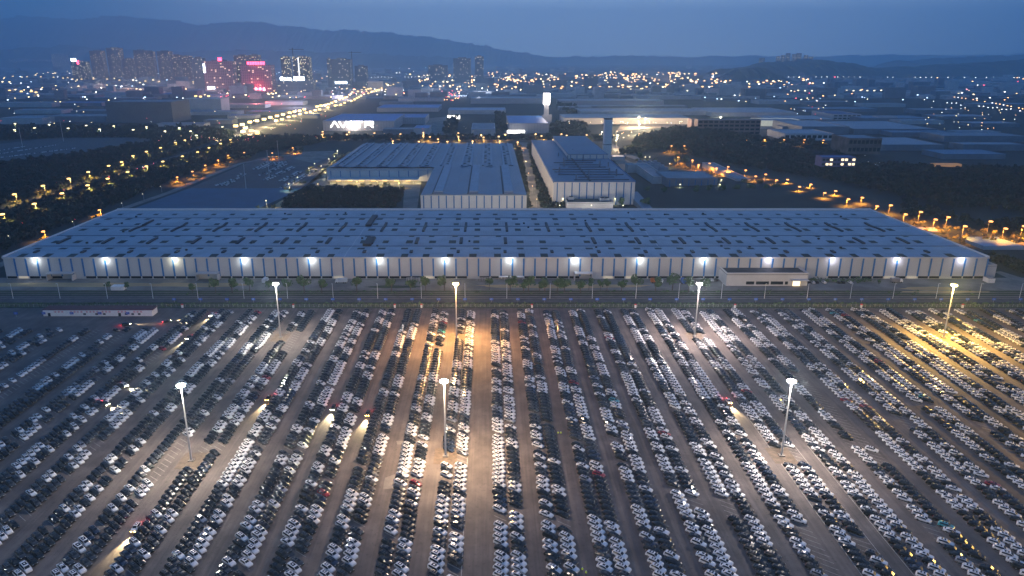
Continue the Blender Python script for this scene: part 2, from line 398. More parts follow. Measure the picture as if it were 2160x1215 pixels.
M_hon2 = mat('headlight_on_orange', (1, 1, 1), .3, emit=(1, .42, .10), es=120)
M_ton = mat('tail_light_on', (.5, 0, 0), .3, emit=(1, .04, .05), es=30)
PART_M = {'windscreen': M_glass, 'rear_window': M_glass, 'sunroof': M_glass, 'side_window': M_glass, 'side_window_': M_glass, 'headlight': M_head, 'headlight_': M_head, 'tail_light': M_tail}
CAR = {k: car_mb(k) for k in BODY_ST}
def proto_car(kind, colour, lit=None):
    root = empty('parked_car', (0, 0, 0), 'x', 'car', 'new cars parked in rows'); kids = []
    for nm, mb in CAR[kind].items():
        base = nm.rstrip('_')
        m = PAINT[colour] if base == 'body' else ([M_tyre, M_rim] if base == 'wheel' else PART_M[nm])
        if lit:
            if base == 'headlight': m = lit
            if base == 'tail_light': m = M_ton
        key = (kind, nm, colour if base == 'body' else '', str(lit))
        if key not in _mesh: _mesh[key] = mb.mesh(base, m)
        o = bpy.data.objects.new(base, _mesh[key]); COL.objects.link(o); o.parent = root; kids.append(o)
        if base in ('body',): _mesh[key].polygons.foreach_set('use_smooth', [False] * len(_mesh[key].polygons))
    remember(root, kids)
    return root
_mesh = {}
# colour strings for rows, near to far, by block X and file: w white, b black, g grey, s silver, r red, t teal, n navy, - empty
KEY = {'w': 'white', 'b': 'black', 'g': 'grey', 's': 'silver', 'r': 'red', 't': 'teal', 'n': 'navy'}
SEQ = {}
cars = []
for bi, bx in list(enumerate(LB)) + list(enumerate(RB)):
    left_side = bx < 0
    for side in (-1, 1):
        X = bx + side * 2.74; col = 'black'; nseq = 0; kind = 'suv'
        y0 = YNEAR + rnd.uniform(-.3, .3)
        D = y0; far = YF - 4 - rnd.uniform(0, 3)
        if bx < -185: far = P(1030, 694)[1] - rnd.uniform(0, 3)
        wprob = .40 if bx > -30 else .34
        if bx > 120: wprob = .47
        while D < far:
            jx = rnd.gauss(0, .13); jy = rnd.gauss(0, .10); r1, r2, r3, r4 = rnd.random(), rnd.random(), rnd.random(), rnd.random()
            q = px((X, D, 0))
            if -25 < q[0] < 2190 and q[1] < 1236:
                if r1 > (.36 if nseq else 0) or col in ('red', 'teal', 'silver'):
                    v = r2
                    col = 'white' if v < wprob else ('black' if v < wprob + .38 else ('grey' if v < .93 else ('silver' if v < .95 else ('navy' if v < .985 else ('red' if v < .9905 else ('teal' if v > .997 else 'grey'))))))
                    kind = 'suv' if r3 < .52 else ('fastback' if r3 < .76 else ('sedan' if r3 < .93 else 'van'))
                    if kind == 'fastback' and r3 > .9 and col == 'white': col = 'white'
                nseq += 1
                empty_p = .018 if bx > -185 else (.09 if bx > -240 else .18)
                if not in_gap(bx, side, q[1]) and r4 > empty_p:
                    cars.append(dict(bx=bx, bi=bi, left=left_side, side=side, X=X + jx, Y=D + jy, c=col, k=kind, a=HEAD + rnd.gauss(0, .02), q=q))
            D += PITCH
cars.sort(key=lambda c: c['Y'] + abs(c['X']) * .12)
near, rest = cars[:300], cars[300:]
CS = 1.04
protos = {}
cnt = {}
near.sort(key=lambda c: (c['bx'], c['side'], c['Y']))
for c in near:
    key = (c['k'], c['c'])
    if key not in protos: protos[key] = proto_car(*key); o = protos[key]
    else: o = copy_tree(protos[key])
    o.location = (c['X'], c['Y'], .03); o.rotation_euler.z = c['a']; o.scale = (CS, CS, CS)
    fk = (c['bx'], c['side'])
    cnt[fk] = cnt.get(fk, 0) + 1
    o['label'] = '%s %s, %s from the bottom in %s file of %s block %s of aisle' % (c['c'], c['k'], ordw(cnt[fk]), 'left' if c['side'] < 0 else 'right', ordw(c['bi'] + 1), 'left' if c['left'] else 'right')
# the few thousand cars behind them
def stuff_cars(name, lst, label):
    cn = list(PAINT); base = {}
    for k in CAR:
        Vs, Fs, Ms = [], [], []; off = 0
        for nm, mb in CAR[k].items():
            v, f, mi = quads_of(mb); b_ = nm.rstrip('_')
            idx = {'body': 0, 'windscreen': 1, 'rear_window': 1, 'sunroof': 1, 'side_window': 1, 'wheel': 2, 'headlight': 3, 'tail_light': 4}[b_]
            Vs.append(v); Fs.append(f + off); Ms.append(np.full(len(f), idx)); off += len(v)
        base[k] = (np.concatenate(Vs), np.concatenate(Fs), np.concatenate(Ms))
    Vs, Fs, Ms = [], [], []; off = 0
    for c in lst:
        v, f, m = base[c['k']]; ca, sa = CS * math.cos(c['a']), CS * math.sin(c['a'])
        V = np.stack([v[:, 0] * ca - v[:, 1] * sa + c['X'], v[:, 0] * sa + v[:, 1] * ca + c['Y'], v[:, 2] + .03], 1)
        mm = m.copy(); mm[m == 0] = 5 + cn.index(c['c']); Vs.append(V); Fs.append(f + off); Ms.append(mm); off += len(v)
    return big_mesh(name, np.concatenate(Vs), np.concatenate(Fs), np.concatenate(Ms), [M_glass, M_glass, M_tyre, M_head, M_tail] + list(PAINT.values()), 'stuff', label, 'cars')
# small second lot by the highway, and the one at the far left edge
far_lot = []
for (xa, ya, xb, yb, n) in [(468, 391, 512, 366, 12), (536, 357, 565, 341, 12), (548, 370, 600, 345, 16), (555, 380, 618, 351, 22), (590, 382, 632, 360, 14), (545, 356, 575, 342, 12), (592, 397, 655, 360, 24), (455, 392, 490, 382, 7), (575, 350, 600, 340, 8)]:
    a, b_ = P(xa, ya), P(xb, yb)
    for i in range(n):
        p = a.lerp(b_, i / n)
        for dx in (0, 5.6):
            if rnd.random() < .85: far_lot.append(dict(X=p.x + dx + rnd.gauss(0, .3), Y=p.y + rnd.gauss(0, .3), c=rnd.choice(['white', 'white', 'white', 'silver', 'black']), k='suv', a=R(-60)))
for (xa, ya, xb, yb, n) in [(0, 333, 160, 313, 60), (0, 325, 120, 306, 40), (0, 318, 60, 308, 20)]:
    a, b_ = P(xa, ya), P(xb, yb)
    for i in range(n):
        p = a.lerp(b_, i / n)
        if rnd.random() < .8: far_lot.append(dict(X=p.x, Y=p.y, c=rnd.choice(['white', 'white', 'silver', 'navy']), k='suv', a=R(-60)))
for (xa, ya, xb, yb, n) in [(1395, 592, 1530, 592, 14), (1706, 597, 1800, 597, 12)]:
    a, b_ = P(xa, ya), P(xb, yb)
    for i in range(n):
        if rnd.random() < .7:
            p = a.lerp(b_, i / n); far_lot.append(dict(X=p.x, Y=p.y, c=rnd.choice(['white', 'black', 'grey']), k='suv', a=R(90)))
stuff_cars('parked_cars', rest + far_lot, 'dense rows of white and dark new cars filling the far part of the lot')
# stall lines: one short worn stroke per stall in the open lot
lb = MB()
for bx in LB + RB:
    for side in (-1, 1):
        X = bx + side * 2.74; D = YNEAR + 1.5
        far = YF - 4 if bx > -185 else P(1030, 694)[1]
        while D < far:
            q = px((X, D, 0))
            if -20 < q[0] < 2180:
                c_, s_ = math.cos(HEAD), math.sin(HEAD); hx, hy = c_ * 2.6, s_ * 2.6; nx, ny = -s_ * .07, c_ * .07
                lb.quad((X - hx - nx, D - hy - ny, .032), (X + hx - nx, D + hy - ny, .032), (X + hx + nx, D + hy + ny, .032), (X - hx + nx, D - hy + ny, .032))
            D += PITCH
for (X, Ya, Yb) in [(-8.2, 60, P(1030, 965)[1]), (113.6, 60, 300), (124.2, 60, 330), (129.5, 60, 260)]:
    lb.quad((X - .1, Ya, .036), (X + .1, Ya, .036), (X + .1, Yb, .036), (X - .1, Yb, .036))
tag(lb.build('stall_markings', M_line), kind='structure')

# cars on the move in the aisles, lamps lit
def lit_car(x, y, ang, colour, kind, label, orange=False, e=9000, tail=True):
    p = P(x, y, .6)
    t = proto_car(kind, colour, M_hon2 if orange else M_hon)
    t.name = 'moving_car'; t['group'] = 'cars with their lights on'; t['label'] = label
    t.location = (p.x, p.y, .03); t.rotation_euler.z = R(ang)
    light('headlight_beam', 'SPOT', (2.6, 0, .95), e * 7.0, (1, .80, .45) if not orange else (1, .74, .38), t, .25, (R(84.5), 0, R(-90)), R(36), .7)
    if tail: light('tail_light_glow', 'POINT', (-3.2, 0, 1.2), 350, (1, .05, .06), t, .2)
lit_car(566, 840, -90, 'black', 'suv', 'dark car with orange headlights driving down the third lit aisle from the left', True, 16000)
lit_car(703, 860, -90, 'black', 'suv', 'dark car with dim headlights in the aisle left of the orange one', False, 16000)
lit_car(776, 872, -90, 'grey', 'suv', 'dark car with orange headlights in the aisle nearest the central masts', True, 16000)
lit_car(287, 1113, -90, 'white', 'suv', 'pale car with bright headlights in the aisle at the lower left', True, 16000)
lit_car(1537, 846, -90, 'white', 'fastback', 'white car with pinkish headlights driving in an aisle of the right half', True, 12000)
lit_car(398, 712, -92, 'grey', 'suv', 'car with white headlights coming down the upper left aisle', False, 12000)
lit_car(358, 757, -92, 'silver', 'suv', 'car with white headlights further down the upper left aisle', False, 9000)
lit_car(447, 664, -90, 'white', 'suv', 'car with white headlights entering the lot by the far verge', False, 9000)
lit_car(352, 678, 35, 'grey', 'fastback', 'dark car with glowing red tail lights turning in at the lot entrance', False, 9000)
lit_car(266, 684, 8, 'black', 'suv', 'dark car with lights on left of the red tail lights', False, 4000)
lit_car(262, 812, -35, 'white', 'suv', 'white parked car with red and white lights on in the upper left rows', False, 9000)
lit_car(222, 851, -35, 'grey', 'suv', 'grey parked car with red and white lights on below the white one', False, 9000)

# ------------------------------------------------------------------ high masts
def mast(x, ybase, ytop, label, col, power, emit, es=30, tilt=6):
    b = P(x, ybase); h = zat(ytop, b.y)
    t = empty('light_mast', b, label, 'light mast', 'high masts lighting the car lot')
    m = MB(); m.cyl((0, 0, .4), (0, 0, h), .42, .20, 10); m.build('pole', M_pole, t)
    m = MB(); m.box(-1.1, 1.1, -1.1, 1.1, 0, .45); m.build('footing', M_lot2, t)
    m = MB(); m.cyl((0, 0, h - .3), (0, 0, h - .05), 1.1, 1.1, 14); m.cyl((0, 0, h), (0, 0, h + 1.2), .1, .05, 6); m.build('head_frame', M_pole, t)
    em = mat('floodlight_' + label.split()[0] + str(int(x)), (1, 1, 1), .5, emit=emit, es=es)
    for i in range(8):
        a = 2 * math.pi * i / 8; c_, s_ = math.cos(a), math.sin(a)
        f = MB(); u = Vector((c_, s_, 0)); v = Vector((-s_, c_, 0)); c0 = u * 1.35 + Vector((0, 0, h - .2))
        pts = [c0 + v * .34 - u * .2, c0 - v * .34 - u * .2, c0 - v * .34 + u * .22, c0 + v * .34 + u * .22]
        f.prism([(p.x, p.y) for p in pts], h - .5, h + .05)
        f.build('floodlight', em, t)
    light('mast_light', 'SPOT', (0, 0, h - 1.2), power * .85, col, t, .8, (R(-tilt), 0, 0), R(136), 1.0)
    light('mast_spill', 'POINT', (0, -1.0, h - 1.6), power * .72 if power < PW * 2 else power * .3, col if power >= PW * 2 else (col[0], (col[1] * 2 + .9) / 3, (col[2] * 2 + .8) / 3), t, .5)
    return t
W1, OR, YE, PK = (1, .93, .82), (1, .58, .22), (1, .74, .28), (1, .86, .88)
PW = 150000
mast(592, 712, 598, 'cool white mast in the far left of the lot beside the seventh block', (1, .90, .76), PW * .55, (1, .95, .85))
mast(963, 712, 598, 'bright orange mast left of the wide central aisle near the verge', (1, .50, .16), PW * 2.9, (1, .62, .2), 40, 22)
mast(1465, 710, 598, 'pinkish white mast in the far rows right of the central aisle', (1, .80, .74), PW * 1.0, PK)
mast(1990, 712, 601, 'yellow mast near the upper right corner of the lot', (1, .60, .13), PW * 3.8, (1, .75, .25), 40, 20)
mast(404, 972, 812, 'tall cool white mast on the bare patch in the left rows', (1, .84, .66), PW * .65, (.9, 1, .85))
mast(940, 962, 803, 'tall white mast on the bare patch left of the central aisle', (1, .66, .36), PW * 1.05, (1, .93, .85))
mast(1648, 961, 803, 'tall pinkish white mast on the bare patch in the right rows', (1, .84, .72), PW * .7, (1, .85, .95))
for X, Y, lab, cc, pw in ((256, 240, 'yellow mast added out of view past the right edge', (1, .60, .13), 3.4), (118, 98, 'warm mast added out of view nearest the viewer at the right', (1, .80, .66), 1.1), (-17, 98, 'warm mast added out of view nearest the viewer beside the wide central aisle', (1, .74, .52), .9), (-116, 98, 'warm mast added out of view nearest the viewer at the left', (1, .80, .62), 1.1), (-250, 190, 'dim cool mast added out of view past the left edge', (.85, .92, 1), .5)):  # unseen masts, added to light the near and side parts of the lot
    q = px((X, Y, 0)); q2 = px((X, Y, 29)); mast(q[0], q[1], q2[1], lab, cc, PW * pw, PK)
for x, y in ((1648, 961), (940, 962), (404, 972), (592, 712), (1465, 710), (1990, 712), (963, 712)):
    b = P(x, y); sheet('mast_island', [(b.x - 4.5, b.y - 6), (b.x + 4.5, b.y - 6), (b.x + 4.5, b.y + 6), (b.x - 4.5, b.y + 6)], .04, mat('bare_soil', (.12, .09, .065), .95, noise=.35, scale=.5))

# ------------------------------------------------------------------ trees
def leaf_cloud(mb, c, r, n, s, rr, flat=1.0):
    for _ in range(n):
        while True:
            d = Vector((rr.uniform(-1, 1), rr.uniform(-1, 1), rr.uniform(-1, 1)))
            if d.length < 1: break
        d = d.normalized() * (d.length ** .45)
        p = Vector(c) + Vector((d.x * r, d.y * r, d.z * r * flat))
        nrm = (d + Vector((rr.gauss(0, .5), rr.gauss(0, .5), rr.gauss(0, .5) + .3))).normalized(); u = nrm.orthogonal().normalized(); v = nrm.cross(u)
        a = rr.uniform(0, 6.28); u, v = u * math.cos(a) + v * math.sin(a), v * math.cos(a) - u * math.sin(a)
        q = s * rr.uniform(.6, 1.3); mb.quad(p - u * q - v * q * .6, p + u * q - v * q * .5, p + u * q * .8 + v * q * .6, p - u * q * .9 + v * q * .7)
def crown_mb(seed, h, r, n, s):
    rr = random.Random(seed); mb = MB(); z0 = h * .32
    for k in range(6):
        a = rr.uniform(0, 6.28); q = r * rr.uniform(.2, .6)
        leaf_cloud(mb, (math.cos(a) * q, math.sin(a) * q, rr.uniform(z0 + r * .4, h - r * .35)), r * rr.uniform(.38, .62), n // 6, s, rr, .9)
    return mb
def trunk_mb(seed, h):
    rr = random.Random(seed); m = MB(); m.cyl((0, 0, 0), (rr.uniform(-.1, .1), 0, h * .6), .18, .10, 6)
    for k in range(3):
        a = k * 2.1 + rr.random(); m.cyl((0, 0, h * (.35 + .07 * k)), (math.cos(a) * h * .18, math.sin(a) * h * .18, h * (.6 + .05 * k)), .08, .03, 5)
    return m
TREES = [(crown_mb(s, 6.5, 2.6, 260, .34).mesh('crown', M_leaf), trunk_mb(s, 6.5).mesh('trunk', M_bark)) for s in range(5)]
def tree(x, y, h, label, group, i, m=None, world=None):
    p = world or P(x, y); cr, tr = TREES[i % 5]
    t = empty('tree', p, label, 'tree', group, rnd.uniform(0, 6)); h *= 1.6; k = h / 6.5
    a = bpy.data.objects.new('crown', cr); b_ = bpy.data.objects.new('trunk', tr)
    for o in (a, b_): COL.objects.link(o); o.parent = t
    q = k * rnd.uniform(.85, 1.2); t.scale = (q, q, k)
    return t
tl = [(406, 618, 5), (455, 619, 7), (490, 618, 6.5), (527, 616, 6.5), (568, 614, 5), (605, 614, 6.5), (642, 618, 7.5), (679, 618, 6), (753, 616, 7), (826, 616, 6.5), (866, 614, 6), (898, 617, 7.5), (938, 614, 7), (1032, 611, 5.5), (1076, 617, 7.5),
      (1104, 617, 6), (1115, 616, 7), (1138, 617, 5), (1149, 615, 6), (1176, 617, 6.5), (1190, 617, 7), (1224, 618, 6), (1242, 612, 5.5), (1266, 614, 5), (1280, 614, 5.5), (1311, 615, 6), (1342, 616, 7.5), (1382, 617, 7), (1418, 613, 7.5),
      (1452, 617, 7), (1489, 614, 6.5), (228, 613, 4), (266, 613, 4)]
for i, (x, y, h) in enumerate(tl):
    tree(x, y, h, 'small green verge tree, %s from the %s end of the row by the road' % ((ordw(i + 1), 'left') if i < 31 else (ordw(i - 30), 'far left')), 'verge trees before the long warehouse', i)
for i, (x, y, h) in enumerate([(1365, 408, 5), (1400, 412, 5), (1465, 412, 6), (1495, 411, 6), (1525, 411, 6), (1553, 409, 6.5), (1583, 408, 6), (1616, 410, 6), (1635, 408, 6), (1600, 398, 6), (1570, 395, 6), (1360, 440, 6), (1312, 440, 6), (1445, 352, 8), (1430, 350, 9), (1350, 340, 8)]):
    tree(x, y, h * 1.3, 'round dark tree beside the small works buildings, %s from the left' % ordw(i + 1), 'trees around the works yard', i)

def hill_z(X, Y):
    a = P(1480, 300); b_ = P(1880, 410)
    z = 16 * math.exp(-((X - a.x) / 95) ** 2 - ((Y - a.y) / 160) ** 2) + 12 * math.exp(-((X - b_.x) / 230) ** 2 - ((Y - b_.y) / 150) ** 2)
    return z
hb = MB(); gx = [100 + 20 * i for i in range(60)]; gy = [600 + 25 * i for i in range(60)]
hb.v = [(x, y, hill_z(x, y) - .6) for y in gy for x in gx]
hb.f = [(j * 60 + i, j * 60 + i + 1, (j + 1) * 60 + i + 1, (j + 1) * 60 + i) for j in range(59) for i in range(59)]; hb.mi = [0] * len(hb.f)
tag(hb.build('hill', M_ground, smooth=True), kind='structure')
def inside(x, y, poly):
    r = False; j = len(poly) - 1
    for i in range(len(poly)):
        xi, yi = poly[i]; xj, yj = poly[j]
        if (yi > y) != (yj > y) and x < (xj - xi) * (y - yi) / (yj - yi) + xi: r = not r
        j = i
    return r
WOODS = [([(-40, 590), (-40, 478), (60, 434), (200, 390), (330, 351), (430, 318), (510, 290), (690, 299), (640, 310), (560, 318), (500, 330), (430, 357), (330, 398), (250, 430), (225, 440), (0, 535)], 6.5),
         ([(-40, 450), (-40, 352), (200, 322), (330, 298), (400, 297), (470, 290), (440, 303), (330, 340), (200, 379), (60, 420)], 7),
         ([(-40, 300), (-40, 268), (440, 272), (500, 284), (400, 300), (250, 290), (120, 292)], 7),
         ([(590, 441), (600, 425), (650, 397), (855, 400), (835, 441)], 5),
         ([(1300, 330), (1345, 296), (1450, 276), (1600, 296), (1690, 322), (1780, 350), (2200, 362), (2200, 462), (1990, 452), (1860, 428), (1740, 400), (1600, 362), (1480, 335), (1380, 318)], 7.5),
         ([(1640, 302), (1700, 298), (1780, 322), (1780, 330), (1700, 318)], 9),
         ([(1086, 304), (1097, 304), (1121, 441), (1113, 441)], 3.5), ([(1112, 306), (1126, 306), (1190, 441), (1143, 441)], 4.5),
         ([(440, 295), (700, 290), (1290, 292), (1290, 297), (700, 298), (480, 300)], 8),
         ([(1165, 262), (1230, 262), (1240, 285), (1160, 285)], 8), ([(1170, 220), (1190, 215), (1235, 238), (1200, 242)], 10), ([(945, 250), (965, 250), (962, 284), (935, 284)], 8), ([(1045, 240), (1065, 240), (1068, 280), (1048, 280)], 8),
         ([(1900, 468), (1990, 470), (2190, 515), (2190, 470), (2060, 480), (1900, 440)], 6), ([(2060, 540), (2190, 560), (2190, 590), (2100, 560)], 5),
         ([(500, 300), (640, 318), (560, 318), (520, 335), (440, 352)], 7)]
# clipped hedge and scrub along the lot edge
hg = MB(); rr = random.Random(3)
for x in np.arange(-330, 420, 2.2):
    for yy in (642, 646):
        if rr.random() < .8: leaf_cloud(hg, (x + rr.uniform(-1, 1), P(1030, yy)[1] + rr.uniform(-1.5, 1.5), .6), 1.3, 7, .5, rr, .6)
for x in np.arange(-200, 330, 3.0):
    if rr.random() < .35: leaf_cloud(hg, (x, P(1030, 618)[1] + rr.uniform(-4, 4), .5), rr.uniform(.8, 1.8), 10, .5, rr, .7)
for x in np.arange(P(1715, 597)[0], P(1860, 597)[0], 2.6):
    leaf_cloud(hg, (x, P(1030, 596)[1] + rr.uniform(-4, 4), 1.4), rr.uniform(1.2, 2.8), 22, .55, rr, .8)
tag(hg.build('shrubbery', M_leaf), 'low scrubby hedge along the fence of the lot', 'shrubs', kind='stuff')

# ------------------------------------------------------------------ fence, signs, small poles along the road
fy = P(1030, 648)[1]
t = empty('mesh_fence', (0, fy, 0), 'thin wire fence on posts along the far edge of the car lot', 'fence')
m = MB()
for x in np.arange(-410, 460, 3.0): m.box(x - .04, x + .04, -.04, .04, 0, 2.0)
m.build('posts', M_pole, t)['kind'] = 'stuff'
m = MB()
for z in (.2, .8, 1.4, 1.95): m.box(-410, 460, .05, .07, z, z + .05)
m.build('rail', M_pole, t)
sy = P(1030, 638)[1]; k = 0
M_sign = mat('blue_sign_face', (.02, .10, .45), .4, noise=.05, scale=1)
for i in range(40):
    X = -168 + 17.0 * (i - 8)
    if not -26 < px((X, sy, 1))[0] < 2180: continue
    k += 1
    if px((X, sy, 1))[0] < 360: yy = P(1030, 668)[1]
    else: yy = sy
    t = empty('bay_sign', (X, yy, 0), 'small blue bay sign beside the lot, %s from the left edge of the view' % ordw(k), 'sign', 'blue bay signs beside the road')
    m = MB(); m.box(-.05, .05, 0, .08, 0, 1.7); m.build('post', M_pole, t)
    m = MB(); m.box(-1.15, 1.15, -.06, -.004, 1.5, 3.0); m.build('panel', M_sign, t)
    m = MB()
    for gx_ in (-.5, .25):
        m.box(gx_ - .18, gx_ + .22, -.075, -.062, 2.55, 2.68); m.box(gx_ - .18, gx_ - .08, -.075, -.062, 1.85, 2.55); m.box(gx_ + .02, gx_ + .22, -.075, -.062, 1.85, 1.97)
    m.build('marking', M_white, t)
pxs = [28, 127, 227, 323, 418, 515, 607, 703, 797, 889, 981, 1069, 1160, 1249, 1341, 1431, 1521, 1612, 1702, 1793, 1883, 1974, 2064, 2150]
for i, x in enumerate(pxs):
    b = P(x, 630); h = zat(598, b.y)
    t = empty('roadside_pole', b, 'thin unlit white roadside pole, %s from the left along the verge' % ordw(i + 1), 'pole', 'unlit poles along the road')
    m = MB(); m.cyl((0, 0, 0), (0, 0, h), .16, .10, 6); m.build('pole', M_white, t)
    m = MB(); m.cyl((0, 0, h - .1), (0, -1.1, h + .25), .06, .05, 5); m.box(-.14, .14, -1.8, -1.0, h + .18, h + .32); m.build('lamp_arm', M_white, t)
for i, x in enumerate([385, 619, 833, 889, 1122, 1340, 1550, 1816, 2030]):
    b = P(x, 649)
    t = empty('hydrant_cabinet', b, 'small white and red cabinet at the fence, %s from the left' % ordw(i + 1), 'cabinet', 'white and red cabinets at the fence')
    m = MB(); m.box(-.55, .55, -.4, .4, 0, 1.9); m.build('cabinet_body', M_white, t)
    m = MB(); m.box(-.6, .6, -.45, .45, 1.9, 2.5); m.build('cabinet_cap', mat('red_enamel', (.5, .03, .03), .5, noise=.1, scale=1), t)

# ------------------------------------------------------------------ the long warehouse
x0, x1 = P(15, 588).x, P(2076, 588).x; y0 = P(1030, 588).y; hw = zat(543, y0); y1 = P(1030, 443, hw).y
wh = empty('warehouse', ((x0 + x1) / 2, y0, 0), 'very long pale warehouse with blue striped wall and flat grey blue roof', 'warehouse')
ox = (x0 + x1) / 2
def lx(X): return X - ox
A, B = lx(x0), lx(x1); DEP = y1 - y0
m = MB(); m.prism([(A, 0), (B, 0), (B, DEP), (A, DEP)], 0, hw - .8, top=False); m.build('wall', M_wallw, wh)
# roof: five very shallow spans
m = MB(); NS = 5; zr = lambda f: hw - .4 + .8 * abs(math.sin(math.pi * NS * f)) ** .8
steps = 40
for i in range(steps):
    f0, f1 = i / steps, (i + 1) / steps
    m.quad((A, f0 * DEP, zr(f0)), (B, f0 * DEP, zr(f0)), (B, f1 * DEP, zr(f1)), (A, f1 * DEP, zr(f1)))
for xx in (A, B):
    for i in range(steps):
        f0, f1 = i / steps, (i + 1) / steps
        m.quad((xx, f0 * DEP, hw - .8), (xx, f1 * DEP, hw - .8), (xx, f1 * DEP, zr(f1)), (xx, f0 * DEP, zr(f0)))
m.build('roof', M_roofw, wh)
m = MB()
for f in (.2, .4, .6, .8): m.box(A, B, f * DEP - .45, f * DEP + .45, hw - .38, hw - .05)
m.build('valley_gutter', mat('dark_gutter', (.10, .13, .18), .6, noise=.2, scale=.1), wh)
m = MB(); m.box(A - .4, B + .4, DEP - .5, DEP + .5, hw - .8, hw + 1.5); m.build('rear_parapet', M_white, wh)
for s, xx in ((0, A), (1, B)):
    m = MB(); m.box(xx - .5, xx + .5, 0, DEP - .5, hw - .8, hw + 1.0); m.build('side_parapet', M_white, wh)
m = MB(); m.box(A - .6, B + .6, -.35, -.003, hw - .7, hw + .25); m.build('eaves_trim', mat('pale_trim', (.5, .5, .5), .6, noise=.1, scale=.1), wh)
nst = 87; bay = (x1 - x0) / nst
for i in range(1, nst + 1):
    xx = A + bay * (i - .02)
    m = MB(); m.box(xx - .58, xx + .58, -.22, -.003, 1.9, hw - .75); m.build('blue_downpipe', M_blue, wh)
for i in range(nst):     # strip windows along the foot of the wall
    if i in (5, 17, 18, 51, 52) or 63 < i < 72 or rnd.random() < .12: continue
    xx = A + bay * i + .6
    m = MB(); m.box(xx, xx + bay - 1.0, -.12, -.003, .3, 1.9); m.build('strip_window', M_glass if rnd.random() < .85 else mat('lit_window', (.3, .3, .28), .4, emit=(1, .85, .6), es=.35), wh)
for (xa, xb, ya, hh) in [(106, 160, 589, 577), (418, 464, 589, 577), (1210, 1248, 588, 577)]:
    a, b_ = P(xa, ya), P(xb, ya); m = MB(); m.box(lx(a.x), lx(b_.x), -5.5, -.2, zat(hh, y0 - 5) - .5, zat(hh, y0 - 5) + .1)
    m.box(lx(a.x), lx(a.x) + .5, -5.3, -.25, 0, 4); m.box(lx(b_.x) - .5, lx(b_.x), -5.3, -.25, 0, 4); m.build('entrance_canopy', M_pale, wh)
WL = [74, 222, 368, 514, 656, 799, 939, 1076, 1213, 1349, 1485, 1621, 1757, 1893, 2029]
for i, x in enumerate(WL):
    X = lx(xat(x, y0, hw)); c = (.93, .97, 1) if i not in (2,) else (1, .95, .72)
    if i >= 11: c = (.85, .82, 1)
    m = MB(); m.box(X - .5, X + .5, -1.7, -1.0, hw - .9, hw - .35); l_ = m.build('wall_lamp', mat('wall_lamp_glow_%d' % (i == 2) + str(i >= 11), (1, 1, 1), .5, emit=c, es=30), wh)
    m = MB(); m.box(X - .06, X + .06, -1.0, -.37, hw - .7, hw - .55); m.build('bracket', M_pole, l_)
    light('wall_lamp_light', 'POINT', (X, -2.8, hw - 2.2), 1500 if i < 11 else 1200, c, wh, .3)
for j, (xa, xb, lab) in enumerate([(858, 892, 'stack of thin metal storage racks against the warehouse foot left of the middle'), (1004, 1038, 'stack of slanting metal storage racks against the warehouse foot near the middle')]):
    a, b_ = P(xa, 592), P(xb, 592); t = empty('storage_rack', (a.x, a.y, 0), lab, 'rack'); Wd = b_.x - a.x
    m = MB()
    for q in range(10): m.box(Wd * q / 10, Wd * q / 10 + .18, -1.2, 1.2, 0, 2.2)
    m.build('uprights', M_pole, t); m = MB(); m.box(-.2, Wd, -1.3, -1.21, 1.9, 2.1); m.box(-.2, Wd, 1.21, 1.3, 1.9, 2.1); m.build('rail', M_pole, t)
a, b_ = P(1052, 590), P(1104, 590); t = empty('long_canopy', (a.x, a.y - 2, 0), 'long narrow white canopy before the middle of the warehouse wall', 'canopy'); Wd = b_.x - a.x
m = MB(); m.box(0, Wd, -1.6, 1.6, 2.7, 3.0); m.build('canopy_roof', M_white, t)
for q in range(5): m = MB(); m.box(Wd * q / 4.2, Wd * q / 4.2 + .15, -.1, .1, 0, 2.69); m.build('post', M_pole, t)
for j, (x, y, cc) in enumerate([(1440, 597, 'blue'), (1385, 597, 'orange'), (720, 597, 'white'), (560, 596, 'white'), (1890, 596, 'grey'), (1150, 597, 'blue')]):
    p = P(x, y); t = empty('box_truck', (p.x, p.y, .03), '%s box truck parked at the foot of the warehouse, %s from the left' % (cc, ordw([5, 4, 2, 1, 6, 3][j])), 'truck', 'trucks by the warehouse', R([90, 0, 180, 90, 0, 90][j]))
    bm_ = mat('truck_' + cc, {'blue': (.03, .12, .40), 'orange': (.45, .14, .03), 'white': (.6, .6, .6), 'grey': (.2, .2, .22)}[cc], .5, noise=.1, scale=1)
    m = MB(); m.box(-4.2, 2.0, -1.2, 1.2, .9, 3.4); m.build('cargo_box', bm_, t)
    m = MB(); m.prism([(2.2, -1.1), (4.1, -1.1), (4.1, 1.1), (2.2, 1.1)], .6, 1.7); m.box(2.2, 3.8, -1.05, 1.05, 1.703, 2.6); m.build('cab', M_white, t)
    m = MB(); m.box(3.81, 3.86, -.95, .95, 1.75, 2.5); m.build('windscreen', M_glass, t)
    for q in (-3, -1.6, 3.1):
        for s_ in (-1, 1): m = MB(); m.cyl((q, s_ * .85, .5), (q, s_ * 1.15, .5), .5, n=10); m.build('wheel', M_tyre, t)
